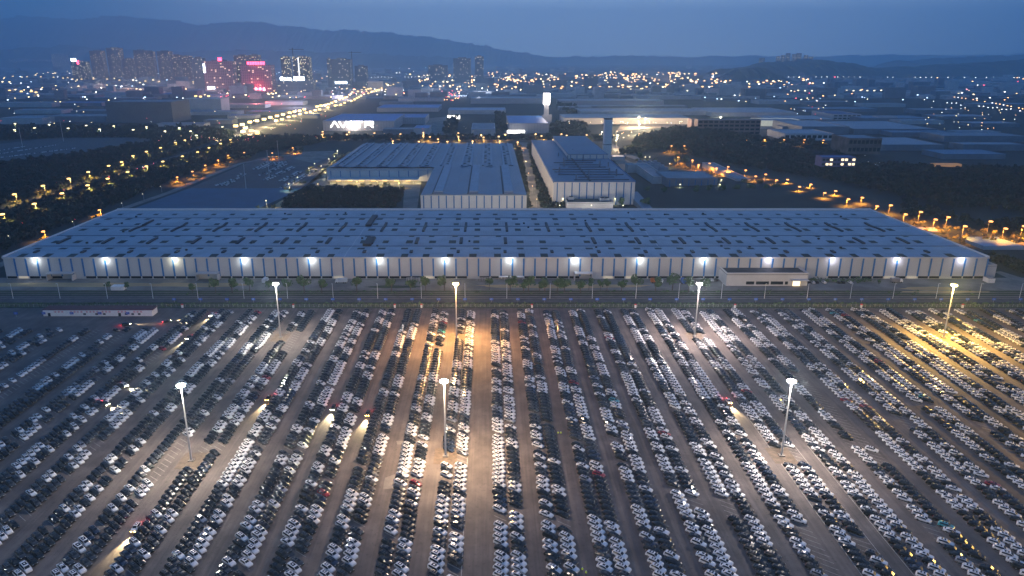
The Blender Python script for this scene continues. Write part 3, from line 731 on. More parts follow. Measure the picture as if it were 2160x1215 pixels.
# skylights in eight lines, ventilators in three, two expansion joints
sk = []
for row, yp in enumerate((537.3, 523.3, 509.3, 496.7, 484, 471.7, 461, 451.7)):
    f = (P(1030, yp, hw + .6).y - y0) / DEP
    for k in range(41):
        if rnd.random() < (.10 if row in (1, 3, 5, 7) else .04): continue
        X = A + 12 + k * 16.9 + (8 if row % 2 else 0) * 0 + rnd.uniform(-1.2, 1.2)
        if X > B - 10: continue
        sk.append((X, f, rnd.uniform(2.2, 2.8) if row not in (3, 5, 7) else 2.1, rnd.uniform(3.0, 4.2) if row % 2 == 0 else 2.4))
def skl(mb, X, f, hwid, hl):
    ya, yb = f * DEP - hl, f * DEP + hl; za, zb = zr(ya / DEP) + .12, zr(yb / DEP) + .12
    mb.quad((X - hwid, ya, za), (X + hwid, ya, za), (X + hwid, yb, zb), (X - hwid, yb, zb))
    mb.quad((X - hwid, ya, za - .12), (X + hwid, ya, za - .12), (X + hwid, ya, za), (X - hwid, ya, za))
for s_ in sk[:100]: m = MB(); skl(m, *s_); m.build('skylight', M_sky, wh)
m = MB()
for s_ in sk[100:]: skl(m, *s_)
m.build('far_skylights', M_sky, wh)['kind'] = 'stuff'
for yp0, yp1, wd, offx in ((488, 470, 1.0, 5), (513, 502, 1.2, 3), (533, 529, 1.1, 2)):
    fa, fb = (P(1030, yp0, hw + .6).y - y0) / DEP, (P(1030, yp1, hw + .6).y - y0) / DEP
    for k in range(20):
        X = A + offx + 14 + k * 33.9
        if X > B - 8 or rnd.random() < .08: continue
        m = MB(); n_ = 8
        for j in range(n_):
            g0, g1 = fa + (fb - fa) * j / n_, fa + (fb - fa) * (j + 1) / n_; z0_, z1_ = zr(g0) + .9, zr(g1) + .9
            m.quad((X - wd, g0 * DEP, z0_), (X + wd, g0 * DEP, z0_), (X + wd, g1 * DEP, z1_), (X - wd, g1 * DEP, z1_))
            for sx in (-wd, wd): m.quad((X + sx, g0 * DEP, z0_ - 1.2), (X + sx, g1 * DEP, z1_ - 1.2), (X + sx, g1 * DEP, z1_), (X + sx, g0 * DEP, z0_))
        m.quad((X - wd, fa * DEP, zr(fa) - .3), (X + wd, fa * DEP, zr(fa) - .3), (X + wd, fa * DEP, zr(fa) + .9), (X - wd, fa * DEP, zr(fa) + .9))
        m.build('ridge_ventilator', M_vent, wh)
for (xa, ya, xb, yb) in [(765, 500, 792, 516), (302, 464, 322, 475), (782, 454, 786, 475)]:
    a, b_ = P(xa, yb, hw + 1), P(xb, ya, hw + 1); m = MB(); m.box(lx(a.x), lx(b_.x), a.y - y0, b_.y - y0, hw - .2, hw + 1.6); m.build('roof_hatch', M_vent, wh)
for x_ in (787, 1333):
    X = lx(P(x_, 455, hw + 1).x); m = MB()
    for i in range(steps):
        f0, f1 = i / steps, (i + 1) / steps
        m.quad((X - .35, f0 * DEP, zr(f0) + .06), (X + .35, f0 * DEP, zr(f0) + .06), (X + .35, f1 * DEP, zr(f1) + .06), (X - .35, f1 * DEP, zr(f1) + .06))
    m.build('expansion_joint', M_pale, wh)
m = MB(); rr = random.Random(5)
for _ in range(26):
    X = rr.uniform(A + 30, B - 30); f = rr.uniform(.05, .93); z = zr(f); m.box(X - .7, X + .7, f * DEP - .7, f * DEP + .7, z - .2, z + 1.1)
m.build('roof_fan', M_vent, wh)

# ------------------------------------------------------------------ general building maker
def bld(name, label, cat, xa, xb, yb, yt, depth, wall, roof, stripes=0, sm=None, win=None, par=.9, group=None, base_z=0, over=.0, winm=None, lit=0):
    """front wall from photo columns xa..xb standing at row yb, top seen at yt, depth in metres"""
    a = P(xa, yb, base_z); D = a.y; X0 = a.x; X1 = P(xb, yb, base_z).x; h = max(2.5, zat(yt, D) - base_z)
    t = empty(name, ((X0 + X1) / 2, D, base_z), label, cat, group); W = (X1 - X0) / 2
    m = MB(); m.prism([(-W, 0), (W, 0), (W, depth), (-W, depth)], 0, h, top=False); m.build('wall', wall, t)
    m = MB(); m.box(-W - over, W + over, -over, depth + over, h + .003, h + .35); rf = m.build('roof', roof, t)
    if par:
        m = MB(); m.box(-W - over, W + over, -over, .5 - over, h + .353, h + .353 + par); m.box(-W - over, W + over, depth - .5 + over, depth + over, h + .353, h + .353 + par)
        m.box(-W - over, -W + .5 - over, .5 - over, depth - .5 + over, h + .353, h + .353 + par); m.box(W - .5 + over, W + over, .5 - over, depth - .5 + over, h + .353, h + .353 + par)
        m.build('parapet', wall, t)
    for i in range(stripes):
        x = -W + (2 * W) * (i + .5) / stripes; m = MB(); m.box(x - .45, x + .45, -.2, -.003, .5, h - .3); m.build('blue_downpipe', sm or M_blue, t)
    if win:
        nf, nw = win; fh = h / nf
        for f_ in range(nf):
            for k_ in range(nw):
                ww = 2 * W / nw; xx = -W + ww * k_; m = MB(); m.box(xx + ww * .14, xx + ww * .86, -.12, -.003, f_ * fh + fh * .35, f_ * fh + fh * .82)
                m.build('window', (M_lit if rnd.random() < lit else (winm or M_glass)), t)
    return t, W, h
M_lit = mat('lit_glass', (.3, .3, .3), .4, emit=(1, .78, .45), es=2.2)
M_litw = mat('lit_glass_white', (.3, .3, .3), .4, emit=(.95, .95, 1), es=3)
M_sign_on = mat('white_sign_glow', (1, 1, 1), .4, emit=(1, .93, .84), es=9)
M_sign_bl = mat('blue_white_sign_glow', (1, 1, 1), .4, emit=(.75, .88, 1), es=10)
M_sign_red = mat('red_sign_glow', (1, .1, .1), .4, emit=(1, .05, .12), es=10)
M_sign_or = mat('orange_sign_glow', (1, .3, .1), .4, emit=(1, .22, .1), es=6)

# site office in front of the warehouse, and annex at its right end
t, W, h = bld('site_office', 'low beige office block with lit doorway before the long warehouse', 'office', 1531, 1702, 603, 580, 22, M_pale, mat('felt_roof', (.05, .05, .055), .9, noise=.3, scale=.2), par=1.2)
for a, b_ in ((1573, 1590), (1594, 1621), (1625, 1651), (1655, 1661)):
    X0_, X1_ = P(a, 603).x - P(1616.5, 603).x, P(b_, 603).x - P(1616.5, 603).x; m = MB(); m.box(X0_, X1_, -.12, -.003, 1, 3.2); m.build('window', M_glass, t)
m = MB(); m.box(W - 12, W - .5, -4, -.2, 4.6, 5.1); m.build('canopy', M_pale, t)
m = MB(); m.box(W - 10, W - 5, -.1, -.003, 0, 3.4); m.build('doorway', M_lit, t)
t, W, h = bld('warehouse_annex', 'small pale annex joined at the right end of the long warehouse', 'annex', 2073, 2098, 584, 562, 30, M_pale, M_grey)
t, W, h = bld('blue_roof_shed', 'low shed with a bright blue white roof right of the long warehouse', 'shed', 2075, 2160, 527, 522, 34, M_pale, mat('pale_blue_roof', (.16, .28, .38), .5, noise=.15, scale=.03), par=0)
t, W, h = bld('dome_shed', 'small pale shed behind the right end of the warehouse roof', 'shed', 1925, 1990, 494, 489, 16, M_pale, M_pale, par=0)
t, W, h = bld('gate_cabin', 'small white cabin in the yard at the right end of the warehouse', 'cabin', 2084, 2098, 597, 588, 6, M_white, M_grey, par=0)
t, W, h = bld('bus_shelter', 'small white shelter between two low trees at the left', 'shelter', 234, 260, 613, 606, 5, M_white, M_white, par=0)
# long cabin row with the red lettering
a = P(92, 667); b_ = P(322, 667); h = 3.6
t = empty('site_cabin_row', ((a.x + b_.x) / 2, a.y, 0), 'long low white cabin row with dark red roof and red characters', 'cabin row'); W = (b_.x - a.x) / 2
m = MB(); m.box(-W, W, 0, 7, 0, h); m.build('wall', M_white, t)
m = MB(); m.box(-W - .5, W + .3, .6, 8.2, h + .003, h + .5); m.build('roof', mat('maroon_roof', (.10, .03, .035), .7, noise=.2, scale=.3), t)
rr = random.Random(2); M_redc = mat('red_character_paint', (.55, .03, .03), .6, noise=.05, scale=1)
for g in range(6):
    for c in range(4 if g in (1, 2) else 3):
        xx = -W + 7 + g * 9.6 + c * 2.1; m = MB()      # one written character of the slogan: a few strokes
        for z_ in (3.35, 2.95, 2.55): m.box(xx, xx + rr.uniform(1.1, 1.5), -.05, -.004, z_ - .12, z_)
        m.box(xx + .55, xx + .72, -.07, -.052, 2.3, 3.45)
        if rr.random() < .6: m.box(xx + .05, xx + .2, -.05, -.004, 2.3, 2.4)
        m.build('red_character', M_redc, t)
for i, xx in enumerate((.055, .38, .49, .56, .70, .76, .82, .88)):
    X = -W + 2 * W * xx; m = MB(); m.box(X - .8, X + .8, -.06, -.004, *((0, 2.1) if i in (0, 4) else (.9, 1.9))); m.build('door' if i in (0, 4) else 'window', M_glass, t)

# ------------------------------------------------------------------ factories behind the warehouse
hA = 16
def roofbox(xl, xr, yf, yb, z):      # rectangle of a roof seen at rows yf (front) / yb (back)
    a = P(xl, yf, z); b_ = P(xr, yf, z); c = P(xr, yb, z); return a.x, b_.x, a.y, c.y
xa, xb, ya, yb = roofbox(887, 1111, 412, 353, hA)
XA2, _, YA1, YB1 = roofbox(689, 905, 356, 303, hA)
fa = empty('factory_hall', ((xa + xb) / 2, ya, 0), 'grey blue ribbed factory hall with projecting striped front behind the warehouse', 'factory')
o_ = (xa + xb) / 2; g = lambda X: X - o_
M_wallf = ribbed('factory_wall', (.72, .69, .64), 1.2, 'x', .92, .6, .1, .1, .05)
m = MB(); m.prism([(g(xa), 0), (g(xb), 0), (g(xb), YB1 - ya), (g(XA2), YB1 - ya), (g(XA2), YA1 - ya), (g(xa), YA1 - ya)], 0, hA, top=False); m.build('wall', M_wallf, fa)
def ridged(X0, X1, Y0, Y1, z, n, amp):
    m = MB(); w_ = (X1 - X0) / n
    for i in range(n):
        a = X0 + i * w_; c = a + w_
        m.quad((a, Y0, z), (a + w_ / 2, Y0, z + amp), (a + w_ / 2, Y1, z + amp), (a, Y1, z)); m.quad((a + w_ / 2, Y0, z + amp), (c, Y0, z), (c, Y1, z), (a + w_ / 2, Y1, z + amp))
        m.poly([(a, Y0, z), (c, Y0, z), (a + w_ / 2, Y0, z + amp)]); m.poly([(a, Y1, z), (a + w_ / 2, Y1, z + amp), (c, Y1, z)])
    return m
ridged(g(xa), g(xb), 0, yb - ya, hA + .02, 3, 2.0).build('front_roof', M_factory, fa)
ridged(g(XA2), g(xb), max(YA1, yb) - ya + .3, YB1 - ya, hA + .02, 9, 1.4).build('rear_roof', M_factory, fa)
M_mon = mat('pale_ridge_monitor', (.24, .29, .35), .5, noise=.12, scale=.1)
for i in range(3):
    X = g(xa) + (g(xb) - g(xa)) * (i + .5) / 3; m = MB(); m.box(X - 4.5, X + 4.5, 4, yb - ya, hA + 1.0, hA + 3.4); m.build('ridge_monitor', M_mon, fa)
    m = MB(); m.box(X - 6.5, X - 5.0, 2, yb - ya, hA + .6, hA + 1.9); m.build('ridge_gutter', M_vent, fa)
wd = (g(xb) - g(XA2)) / 9
for i in range(9):
    X = g(XA2) + wd * (i + .5)
    for s_ in (-5.5, 5.5):
        m = MB(); m.box(X + s_ - 1.3, X + s_ + 1.3, max(YA1, yb) - ya + 6, YB1 - ya - 6, hA + .3, hA + 2.3); m.build('ridge_monitor', M_mon, fa)
m = MB(); rr = random.Random(8)
for i in range(9):
    for k in range(16):
        X = g(XA2) + wd * (i + .5) + rr.choice((-2.6, 2.6)); Y = YA1 - ya + 22 + k * 16.5 + rr.uniform(-2, 2); m.box(X - 2.0, X + 2.0, Y - 2.4, Y + 2.4, hA + .6, hA + 1.55)
q_ = m.build('roof_units', M_sky, fa); q_['kind'] = 'stuff'
for i in range(14):
    X = g(xa) + (g(xb) - g(xa)) * (i + .4) / 14; m = MB(); m.box(X - .6, X + .6, -.2, -.003, 0, hA - .3); m.build('blue_downpipe', M_blue, fa)
for i in range(11):
    X = g(XA2) + (g(xa) - g(XA2)) * (i + .4) / 11; m = MB(); m.box(X - .42, X + .42, YA1 - ya - .2, YA1 - ya - .003, 5, hA - 2.5); m.build('blue_downpipe', M_blue, fa)
m = MB(); m.box(g(XA2), g(xa), YA1 - ya - .4, YA1 - ya - .004, hA - 2.0, hA + .6); m.build('eaves_trim', M_pale, fa)
m = MB(); m.box(g(XA2) + 4, g(xa) - 18, YA1 - ya - 22, YA1 - ya - .5, 5.4, 6.0); m.build('dock_canopy', M_pale, fa)
for i in range(8):
    X = g(XA2) + 8 + i * (g(xa) - g(XA2) - 32) / 7
    m = MB(); m.box(X - .3, X + .3, YA1 - ya - 21.5, YA1 - ya - 20.9, 0, 5.4); m.build('canopy_post', M_pale, fa)
    if i < 7: m = MB(); m.box(X + 3, X + 9, YA1 - ya - .3, YA1 - ya - .004, 0, 4.2); m.build('dock_door', mat('dock_door_glow', (.4, .35, .25), .6, emit=(1, .68, .30), es=1.2), fa)
    light('dock_light', 'POINT', (X + 4, YA1 - ya - 14, 4.8), 5500, (1, .78, .42), fa, .3)

hB = 25
xa, xb, ya, yb = roofbox(1168, 1340, 384, 296, hB)
fb = empty('paint_hall', ((xa + xb) / 2, ya, 0), 'tall dark blue grey hall with pipes on its roof beside the chimney', 'factory'); o_ = (xa + xb) / 2
m = MB(); m.prism([(g(xa), 0), (g(xb), 0), (g(xb), yb - ya), (g(xa), yb - ya)], 0, hB, top=False); m.build('wall', M_wallf, fb)
M_rfB = ribbed('flat_dark_roof', (.07, .16, .25), 14.0, 'y', .6, .5, .06, .2, .02)
m = MB(); m.box(g(xa), g(xb), 0, yb - ya, hB + .003, hB + .3); m.build('roof', M_rfB, fb)
c0 = P(1199, 326, hB + 5.5); c1 = P(1281, 326, hB + 5.5)
m = MB(); m.box(g(c0.x), g(xb) - .3, c0.y - ya, yb - ya + 8, hB + .303, hB + 5.5); m.build('upper_storey', M_wallf, fb)
m = MB(); m.box(g(c0.x) - .5, g(xb), c0.y - ya - .5, yb - ya + 8.5, hB + 5.503, hB + 6.0); m.build('upper_roof', M_rfB, fb)
for i in range(6):
    X = g(c0.x) + (g(xb) - g(c0.x)) * (i + .3) / 6; m = MB(); m.box(X - .4, X + .4, c0.y - ya - .2, c0.y - ya - .003, hB + .4, hB + 5.0); m.build('blue_downpipe', M_blue, fb)
for i in range(11):
    X = g(xa) + (g(xb) - g(xa)) * (i + .5) / 11; m = MB(); m.box(X - .6, X + .6, -.2, -.003, 0, hB - .5); m.build('blue_downpipe', M_blue, fb)
m = MB(); m.box(g(xa) - .5, g(xa), -.3, yb - ya, hB - 1, hB + 1.2); m.box(g(xb), g(xb) + .5, -.3, yb - ya, hB - 1, hB + 1.2); m.build('parapet', M_blue, fb)
rr = random.Random(11)
for (x, y) in [(1189, 344), (1197, 340), (1230, 340), (1208, 325), (1180, 365), (1265, 352), (1283, 352), (1242, 373), (1285, 368), (1300, 372), (1215, 378), (1288, 335), (1262, 332), (1178, 330), (1250, 392), (1190, 352)]:
    p = P(x, y, hB); 
    if g(p.x) > g(xb) - 2 or p.y > yb or p.y < ya: continue
    m = MB(); m.cyl((g(p.x), p.y - ya, hB + .3), (g(p.x), p.y - ya, hB + rr.uniform(5, 9)), .9, .8, 8); m.build('exhaust_stack', M_grey, fb)
for k in range(9):
    Y = 8 + k * 19; m = MB(); X0_ = g(xa) + rr.uniform(5, 30); m.cyl((X0_, Y, hB + 1), (g(xb) - rr.uniform(4, 25), Y + rr.uniform(-2, 2), hB + 1), .45, .45, 6); m.build('roof_pipe', M_vent, fb)
m = MB(); m.box(g(xa) + 38, g(xa) + 40, 4, c0.y - ya - 1, hB + .4, hB + 1.2); m.build('roof_walkway', M_vent, fb)

# chimney
D = 1080; X0_ = xat(1274, D, 30); X1_ = xat(1290, D, 30); zt = zat(250, D)
t = empty('chimney', ((X0_ + X1_) / 2, D, 0), 'tall square pale chimney tower with a dark cap beside the hall', 'chimney')
Wc = (X1_ - X0_) / 2
m = MB(); m.box(-Wc, Wc, 0, Wc * 2, 0, zt - 1.6); m.build('shaft', M_white, t)
m = MB(); m.box(-Wc - .2, Wc + .2, -.2, Wc * 2 + .2, zt - 1.597, zt); m.build('cap', M_vent, t)
m = MB(); m.box(-Wc - .12, Wc + .12, -.12, Wc * 2 + .12, zt * .42, zt * .42 + .8); m.build('band', M_vent, t)

t, W, h = bld('plant_room', 'small pump building with cooling units on its roof before the tall hall', 'plant building', 1196, 1293, 443, 429, 46, M_pale, mat('green_grey_roof', (.06, .075, .07), .8, noise=.3, scale=.1), par=1)
for k, (fx, fy_) in enumerate([(-.75, .75), (-.55, .75), (-.75, .45), (.6, .6), (.8, .6), (.6, .3), (.8, .3), (-.1, .85)]):
    m = MB(); m.box(fx * W - 3, fx * W + 3, fy_ * 46 - 4, fy_ * 46 + 4, h + .36, h + 3.2); u = m.build('cooling_unit', M_pale, t)
    m = MB(); m.cyl((fx * W, fy_ * 46, h + 3.21), (fx * W, fy_ * 46, h + 3.7), 2.2, 2.2, 10); m.build('fan', M_vent, u)
a = P(1322, 404, 10); b_ = P(1345, 404, 10); c = P(1380, 443, 3); d = P(1358, 443, 3)
m = MB(); m.poly([a, b_, c, d]); m.poly([(a.x, a.y, 0), (d.x, d.y, 0), tuple(d), tuple(a)]); m.poly([(d.x, d.y, 0), (c.x, c.y, 0), tuple(c), tuple(d)]); m.poly([(c.x, c.y, 0), (b_.x, b_.y, 0), tuple(b_), tuple(c)])
tag(m.build('covered_conveyor', M_factory), 'sloping covered conveyor leading down from the tall hall', 'conveyor')

# roads and lots in the middle ground
pxsheet('lane', [(1094, 300), (1113, 300), (1152, 445), (1117, 445)], .03, M_conc)
pxsheet('paved_lot', [(262, 447), (400, 397), (640, 397), (530, 447)], .03, mat('pale_blue_paving', (.02, .085, .15), .7, noise=.12, scale=.05))
pxsheet('car_storage_lot', [(400, 397), (545, 333), (700, 318), (715, 322), (640, 397)], .034, mat('reddish_paving', (.10, .085, .09), .8, col2=(.09, .06, .06), scale=.04))
pxsheet('paved_yard', [(620, 335), (640, 320), (705, 318), (700, 328), (665, 345)], .042, M_conc)
pxsheet('left_car_lot', [(-40, 345), (-40, 308), (100, 292), (320, 290), (330, 297), (200, 318)], .03, M_asph)
pxsheet('yard_lane', [(565, 442), (590, 425), (650, 395), (672, 398), (690, 372), (700, 350), (735, 320), (745, 320), (690, 352), (670, 382), (655, 400), (610, 425), (590, 442)], .046, M_sand)
pxsheet('dock_yard', [(640, 397), (680, 372), (890, 372), (880, 441), (850, 441), (852, 402), (700, 398)], .05, M_conc)
pxsheet('works_yard', [(1330, 443), (1345, 400), (1290, 330), (1305, 330), (1430, 385), (1600, 402), (1640, 415), (1420, 412), (1400, 443)], .03, M_conc)
pxsheet('field', [(1405, 445), (1420, 415), (1660, 414), (1860, 445)], .032, M_grass)
pxsheet('side_road', [(2078, 575), (2100, 575), (2200, 620), (2200, 600), (2110, 572)], .04, M_conc)
def strip(name, pts, wd, z, m, dens=1):
    ps = [P(x, y) for x, y in pts]; b = MB(); L_ = []; R_ = []
    for i, p in enumerate(ps):
        d = (ps[min(i + 1, len(ps) - 1)] - ps[max(i - 1, 0)]).normalized(); n_ = Vector((-d.y, d.x, 0)); L_.append(p + n_ * wd / 2); R_.append(p - n_ * wd / 2)
    for i in range(len(ps) - 1): b.quad((L_[i].x, L_[i].y, z), (R_[i].x, R_[i].y, z), (R_[i + 1].x, R_[i + 1].y, z), (L_[i + 1].x, L_[i + 1].y, z))
    return tag(b.build(name, m), kind='structure')
M_road = mat('road_surface', (.075, .07, .065), .8, noise=.2, scale=.1)
strip('highway', [(-60, 470), (60, 425), (200, 384), (330, 345), (430, 312), (510, 284), (560, 264), (620, 247), (700, 224), (780, 193), (830, 176)], 15, .05, M_road)
strip('boulevard', [(500, 288), (560, 262), (620, 247), (700, 222), (780, 193), (830, 178)], 40, .064, M_conc)
strip('service_road', [(-20, 568), (100, 515), (225, 452), (360, 405), (440, 371), (510, 344), (570, 333), (640, 322)], 9, .055, M_conc)
strip('cross_road', [(380, 292), (520, 287), (700, 295), (900, 294), (1100, 297), (1290, 300)], 26, .06, M_road)
strip('hill_road', [(1285, 300), (1310, 322), (1380, 348), (1460, 368), (1560, 395), (1660, 420), (1740, 438), (1860, 462), (1980, 485), (2170, 515)], 15, .065, M_conc)
strip('upper_left_road', [(-20, 285), (200, 287), (400, 292)], 20, .07, M_road)
strip('far_road', [(1915, 199), (1990, 205), (2060, 216), (2170, 238)], 30, .07, M_road)
strip('airport_road', [(930, 192), (1260, 193), (1500, 192), (1890, 197)], 30, .07, M_road)
strip('river_crossing', [(760, 166), (1100, 167), (1400, 168)], 30, .07, M_road)
pxsheet('forecourt', [(1290, 292), (1310, 262), (1460, 262), (1440, 292)], .05, mat('pale_forecourt', (.30, .25, .19), .8, noise=.2, scale=.02))
pxsheet('forecourt', [(1600, 262), (1700, 262), (1690, 272), (1600, 272)], .05, M_conc)
pxsheet('forecourt', [(900, 250), (950, 245), (945, 290), (880, 290)], .05, M_conc)

# works buildings to the right
GR = 'works buildings beside the tall hall'
bld('works_block', 'grey works block with blue glazed front by the round trees', 'works building', 1405, 1512, 399, 378, 60, M_grey, M_grey, stripes=8, group=GR)
bld('works_block', 'long works block with blue roof and white end behind the round trees', 'works building', 1553, 1582, 392, 380, 150, M_pale, M_grey, win=(1, 4), group=GR)
bld('works_block', 'low beige works block with dark flat roof left of the blue glazed one', 'works building', 1376, 1405, 392, 374, 120, M_pale, M_grey, group=GR)
t, W, h = bld('tank_house', 'grey tank building with rows of rounded cooling vats on top', 'tank building', 1368, 1414, 367, 361, 90, M_grey, M_grey, group=GR)
for i in range(4):
    for j in range(4):
        m = MB(); X = -W + 2 * W * (i + .5) / 4; Y = 90 * (j + .5) / 4; m.cyl((X, Y, h + .4), (X, Y, h + 4), 4.2, 2.6, 10); m.build('cooling_vat', M_grey, t)
bld('gatehouse', 'small beige gatehouse beside the lane right of the chimney', 'gatehouse', 1324, 1342, 365, 350, 22, M_pale, M_grey, group=GR)
bld('shed', 'low white shed beside the slope road right of the chimney', 'shed', 1292, 1318, 338, 331, 20, M_pale, M_pale, par=0)

# far sheds and offices: (xa, xb, yb, yt, depth, wall, roof, label, kwargs)
BL = 'buildings of the industrial estate'
M_whall = ribbed('hall_wall_pale', (.46, .45, .46), 6.0, 'x', .72, .6, .15, .08, .02)
def far(label, *a, **k):
    nm = k.pop('name', 'industrial_hall'); cat = k.pop('cat', 'hall'); k.setdefault('group', BL); return bld(nm, label, cat, *a, **k)
av, avW, avh = far('wide blue roofed hall with big white glowing letters on its front', 682, 832, 276, 256, 210, M_whall, M_blueroof)
# the five glowing letters
zt_, zb_ = zat(256.3, P(0, 276).y), zat(268.5, P(0, 276).y); sc = (xat(790, P(0, 276).y, 10) - xat(697, P(0, 276).y, 10)) / 93
cx_ = P(757, 276).x
def bar(mb, xa_, za, xb_, zb2, th):
    d = Vector((xb_ - xa_, 0, zb2 - za)).normalized(); n_ = Vector((-d.z, 0, d.x)) * th / 2
    q = [Vector((xa_, 0, za)) + n_, Vector((xa_, 0, za)) - n_, Vector((xb_, 0, zb2)) - n_, Vector((xb_, 0, zb2)) + n_]
    k = len(mb.v); mb.v += [(p.x, -.9, p.z) for p in q] + [(p.x, -.3, p.z) for p in q]
    for f in ((0, 1, 2, 3), (7, 6, 5, 4), (0, 4, 5, 1), (1, 5, 6, 2), (2, 6, 7, 3), (3, 7, 4, 0)): mb.f.append(tuple(k + i for i in f)); mb.mi.append(0)
th = 1.5
for ch, xs, xe in (('A', 698, 715), ('V', 716, 732), ('A', 733, 750), ('T', 752, 766), ('R', 770, 788)):
    X0_ = (xs - 757) * sc; X1_ = (xe - 757) * sc; xm = (X0_ + X1_) / 2; m = MB()
    if ch == 'A': bar(m, X0_, zb_, xm, zt_, th); bar(m, xm, zt_, X1_, zb_, th)
    if ch == 'V': bar(m, X0_, zt_, xm, zb_, th); bar(m, xm, zb_, X1_, zt_, th)
    if ch == 'T': bar(m, X0_, zt_ - .6, X1_, zt_ - .6, th); bar(m, xm, zt_ - 1.2, xm, zb_, th)
    if ch == 'R': zc = (zt_ + zb_) / 2; bar(m, X0_ + 1, zt_, X0_ + 1, zb_, th); bar(m, X0_, zt_ - .6, X1_, zt_ - .6, th); bar(m, X1_ - .6, zt_, X1_ - .6, zc, th); bar(m, X0_, zc, X1_, zc, th); bar(m, xm, zc, X1_, zb_, th)
    m.build('letter', mat('letter_glow', (1, 1, 1), .4, emit=(1, .90, .82), es=12), av)
light('letter_light', 'POINT', (-12, -14, 14), 60000, (1, .85, .75), av, 2)
far('blue roofed hall with white edge stepping right of the lettered hall', 833, 897, 262, 249, 120, M_whall, M_blueroof)
far('long blue roofed hall behind the lettered hall', 795, 925, 236, 228, 160, M_whall, M_blueroof)
far('low dark annex before the lettered hall', 808, 872, 284, 273, 40, M_grey, M_grey, par=0)
far('lower pale blue annex with courtyard right of the lettered hall', 873, 905, 284, 271, 70, M_pale, M_blueroof, par=.5)
far('pale roofed hall above the small bright sign', 945, 1067, 241, 233, 110, M_pale, mat('pale_blue_sheet', (.16, .28, .40), .5, noise=.1, scale=.05))
b2, W, h = far('blue roofed block with glowing entrance sign left of the sign tower', 1073, 1157, 281, 261, 210, M_whall, M_blueroof)
m = MB(); m.box(-W - 6, -W * .1, -16, -.3, 0, 6); m.build('entrance_block', M_pale, b2)
m = MB(); m.box(-W - 3, -W * .22, -16.6, -16.05, 2.2, 7.6); m.build('glowing_sign', M_sign_on, b2)
far('low office block with cluttered grey roof between the two tree lanes', 994, 1045, 286, 274, 150, M_pale, M_grey, name='office_block', cat='office')
far('white walled hall behind the sign tower', 993, 1146, 219, 208, 130, M_whall, M_factory)
far('long grey roofed hall behind the white walled one', 985, 1100, 206, 200, 100, M_grey, M_factory)
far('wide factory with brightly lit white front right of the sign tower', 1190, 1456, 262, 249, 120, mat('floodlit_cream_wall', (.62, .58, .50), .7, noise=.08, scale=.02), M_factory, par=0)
far('broad layered factory roof behind the brightly lit front', 1225, 1500, 243, 236, 130, M_pale, M_factory)
far('long pale hall behind the layered roofs', 1180, 1400, 222, 213, 120, M_whall, M_factory)
far('very long dark roofed hall in the second rank', 1205, 1450, 228, 224, 60, M_grey, M_factory)
far('broad hall with ridged roof right of the layered roofs', 1500, 1680, 246, 238, 200, M_pale, M_factory)
far('wide pale edged hall far behind on the right', 1575, 1705, 205, 200, 90, M_pale, M_grey)
far('hall with lit glazed front right of the office block', 1600, 1690, 266, 255, 60, mat('lit_front', (.4, .42, .4), .5, emit=(.9, .95, .75), es=.35), M_factory)
far('brown four storey office block on the wooded hill', 1470, 1602, 285, 254, 26, mat('brown_facade', (.20, .13, .12), .7, noise=.15, scale=.05), M_grey, win=(4, 12), name='office_block', cat='office', base_z=8)
far('pinkish left wing of the brown office block', 1457, 1471, 281, 253, 30, mat('pink_facade', (.42, .27, .24), .7, noise=.1, scale=.05), M_grey, name='office_block', cat='office', base_z=8)
far('white two storey hall with dark blue roof at the right', 1757, 1815, 253, 242, 130, M_pale, mat('navy_roof', (.02, .06, .17), .6, noise=.1, scale=.05), win=(2, 6))
far('small white pavilion with columns right of the white two storey hall', 1852, 1892, 257, 247, 30, M_pale, M_grey, win=(1, 7))
far('low white office block with strip windows by the yellow lamps', 1654, 1757, 296, 283, 90, M_pale, M_factory, win=(1, 9))
far('wide dark estate hall with striped roof at the right', 1800, 1975, 283, 273, 200, M_grey, M_factory)
far('grey estate hall with long skylights behind the striped roof', 1690, 1790, 283, 268, 160, M_grey, M_factory)
far('unfinished brown walled building on the right slope', 1787, 1856, 325, 293, 60, mat('weathered_wall', (.16, .13, .11), .9, noise=.4, scale=.08), M_grey, win=(2, 8), base_z=6)
far('blue lit low house with bright windows on the right slope', 1732, 1803, 352, 333, 20, mat('violet_wall', (.20, .16, .26), .7, noise=.1, scale=.1), M_blueroof, win=(2, 9), lit=.5, winm=M_dk, base_z=14, name='club_house', cat='house')
far('dark long hall at the far right behind the trees', 1990, 2160, 300, 288, 80, M_grey, M_grey)
far('grey blue shed row at the far right edge', 2030, 2160, 318, 306, 40, M_grey, M_factory)
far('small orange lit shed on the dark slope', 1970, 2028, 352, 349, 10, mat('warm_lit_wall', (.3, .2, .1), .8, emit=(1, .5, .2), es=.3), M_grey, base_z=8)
for i, (xa, xb, yb, yt, dp) in enumerate([(1860, 1990, 318, 306, 120), (1990, 2120, 336, 326, 60), (1620, 1760, 262, 252, 120), (1820, 1960, 258, 250, 90), (1975, 2090, 252, 246, 70), (1700, 1850, 236, 230, 80), (2060, 2180, 226, 220, 70), (1880, 2010, 288, 280, 60), (1650, 1720, 276, 268, 40)]):
    far('dark blue roofed estate shed on the right plain, %s in that group' % ordw(i + 1), xa, xb, yb, yt, dp, M_grey, [M_factory, mat('blue_grey_sheet', (.07, .16, .25), .55, noise=.15, scale=.04)][i % 2], par=.5)
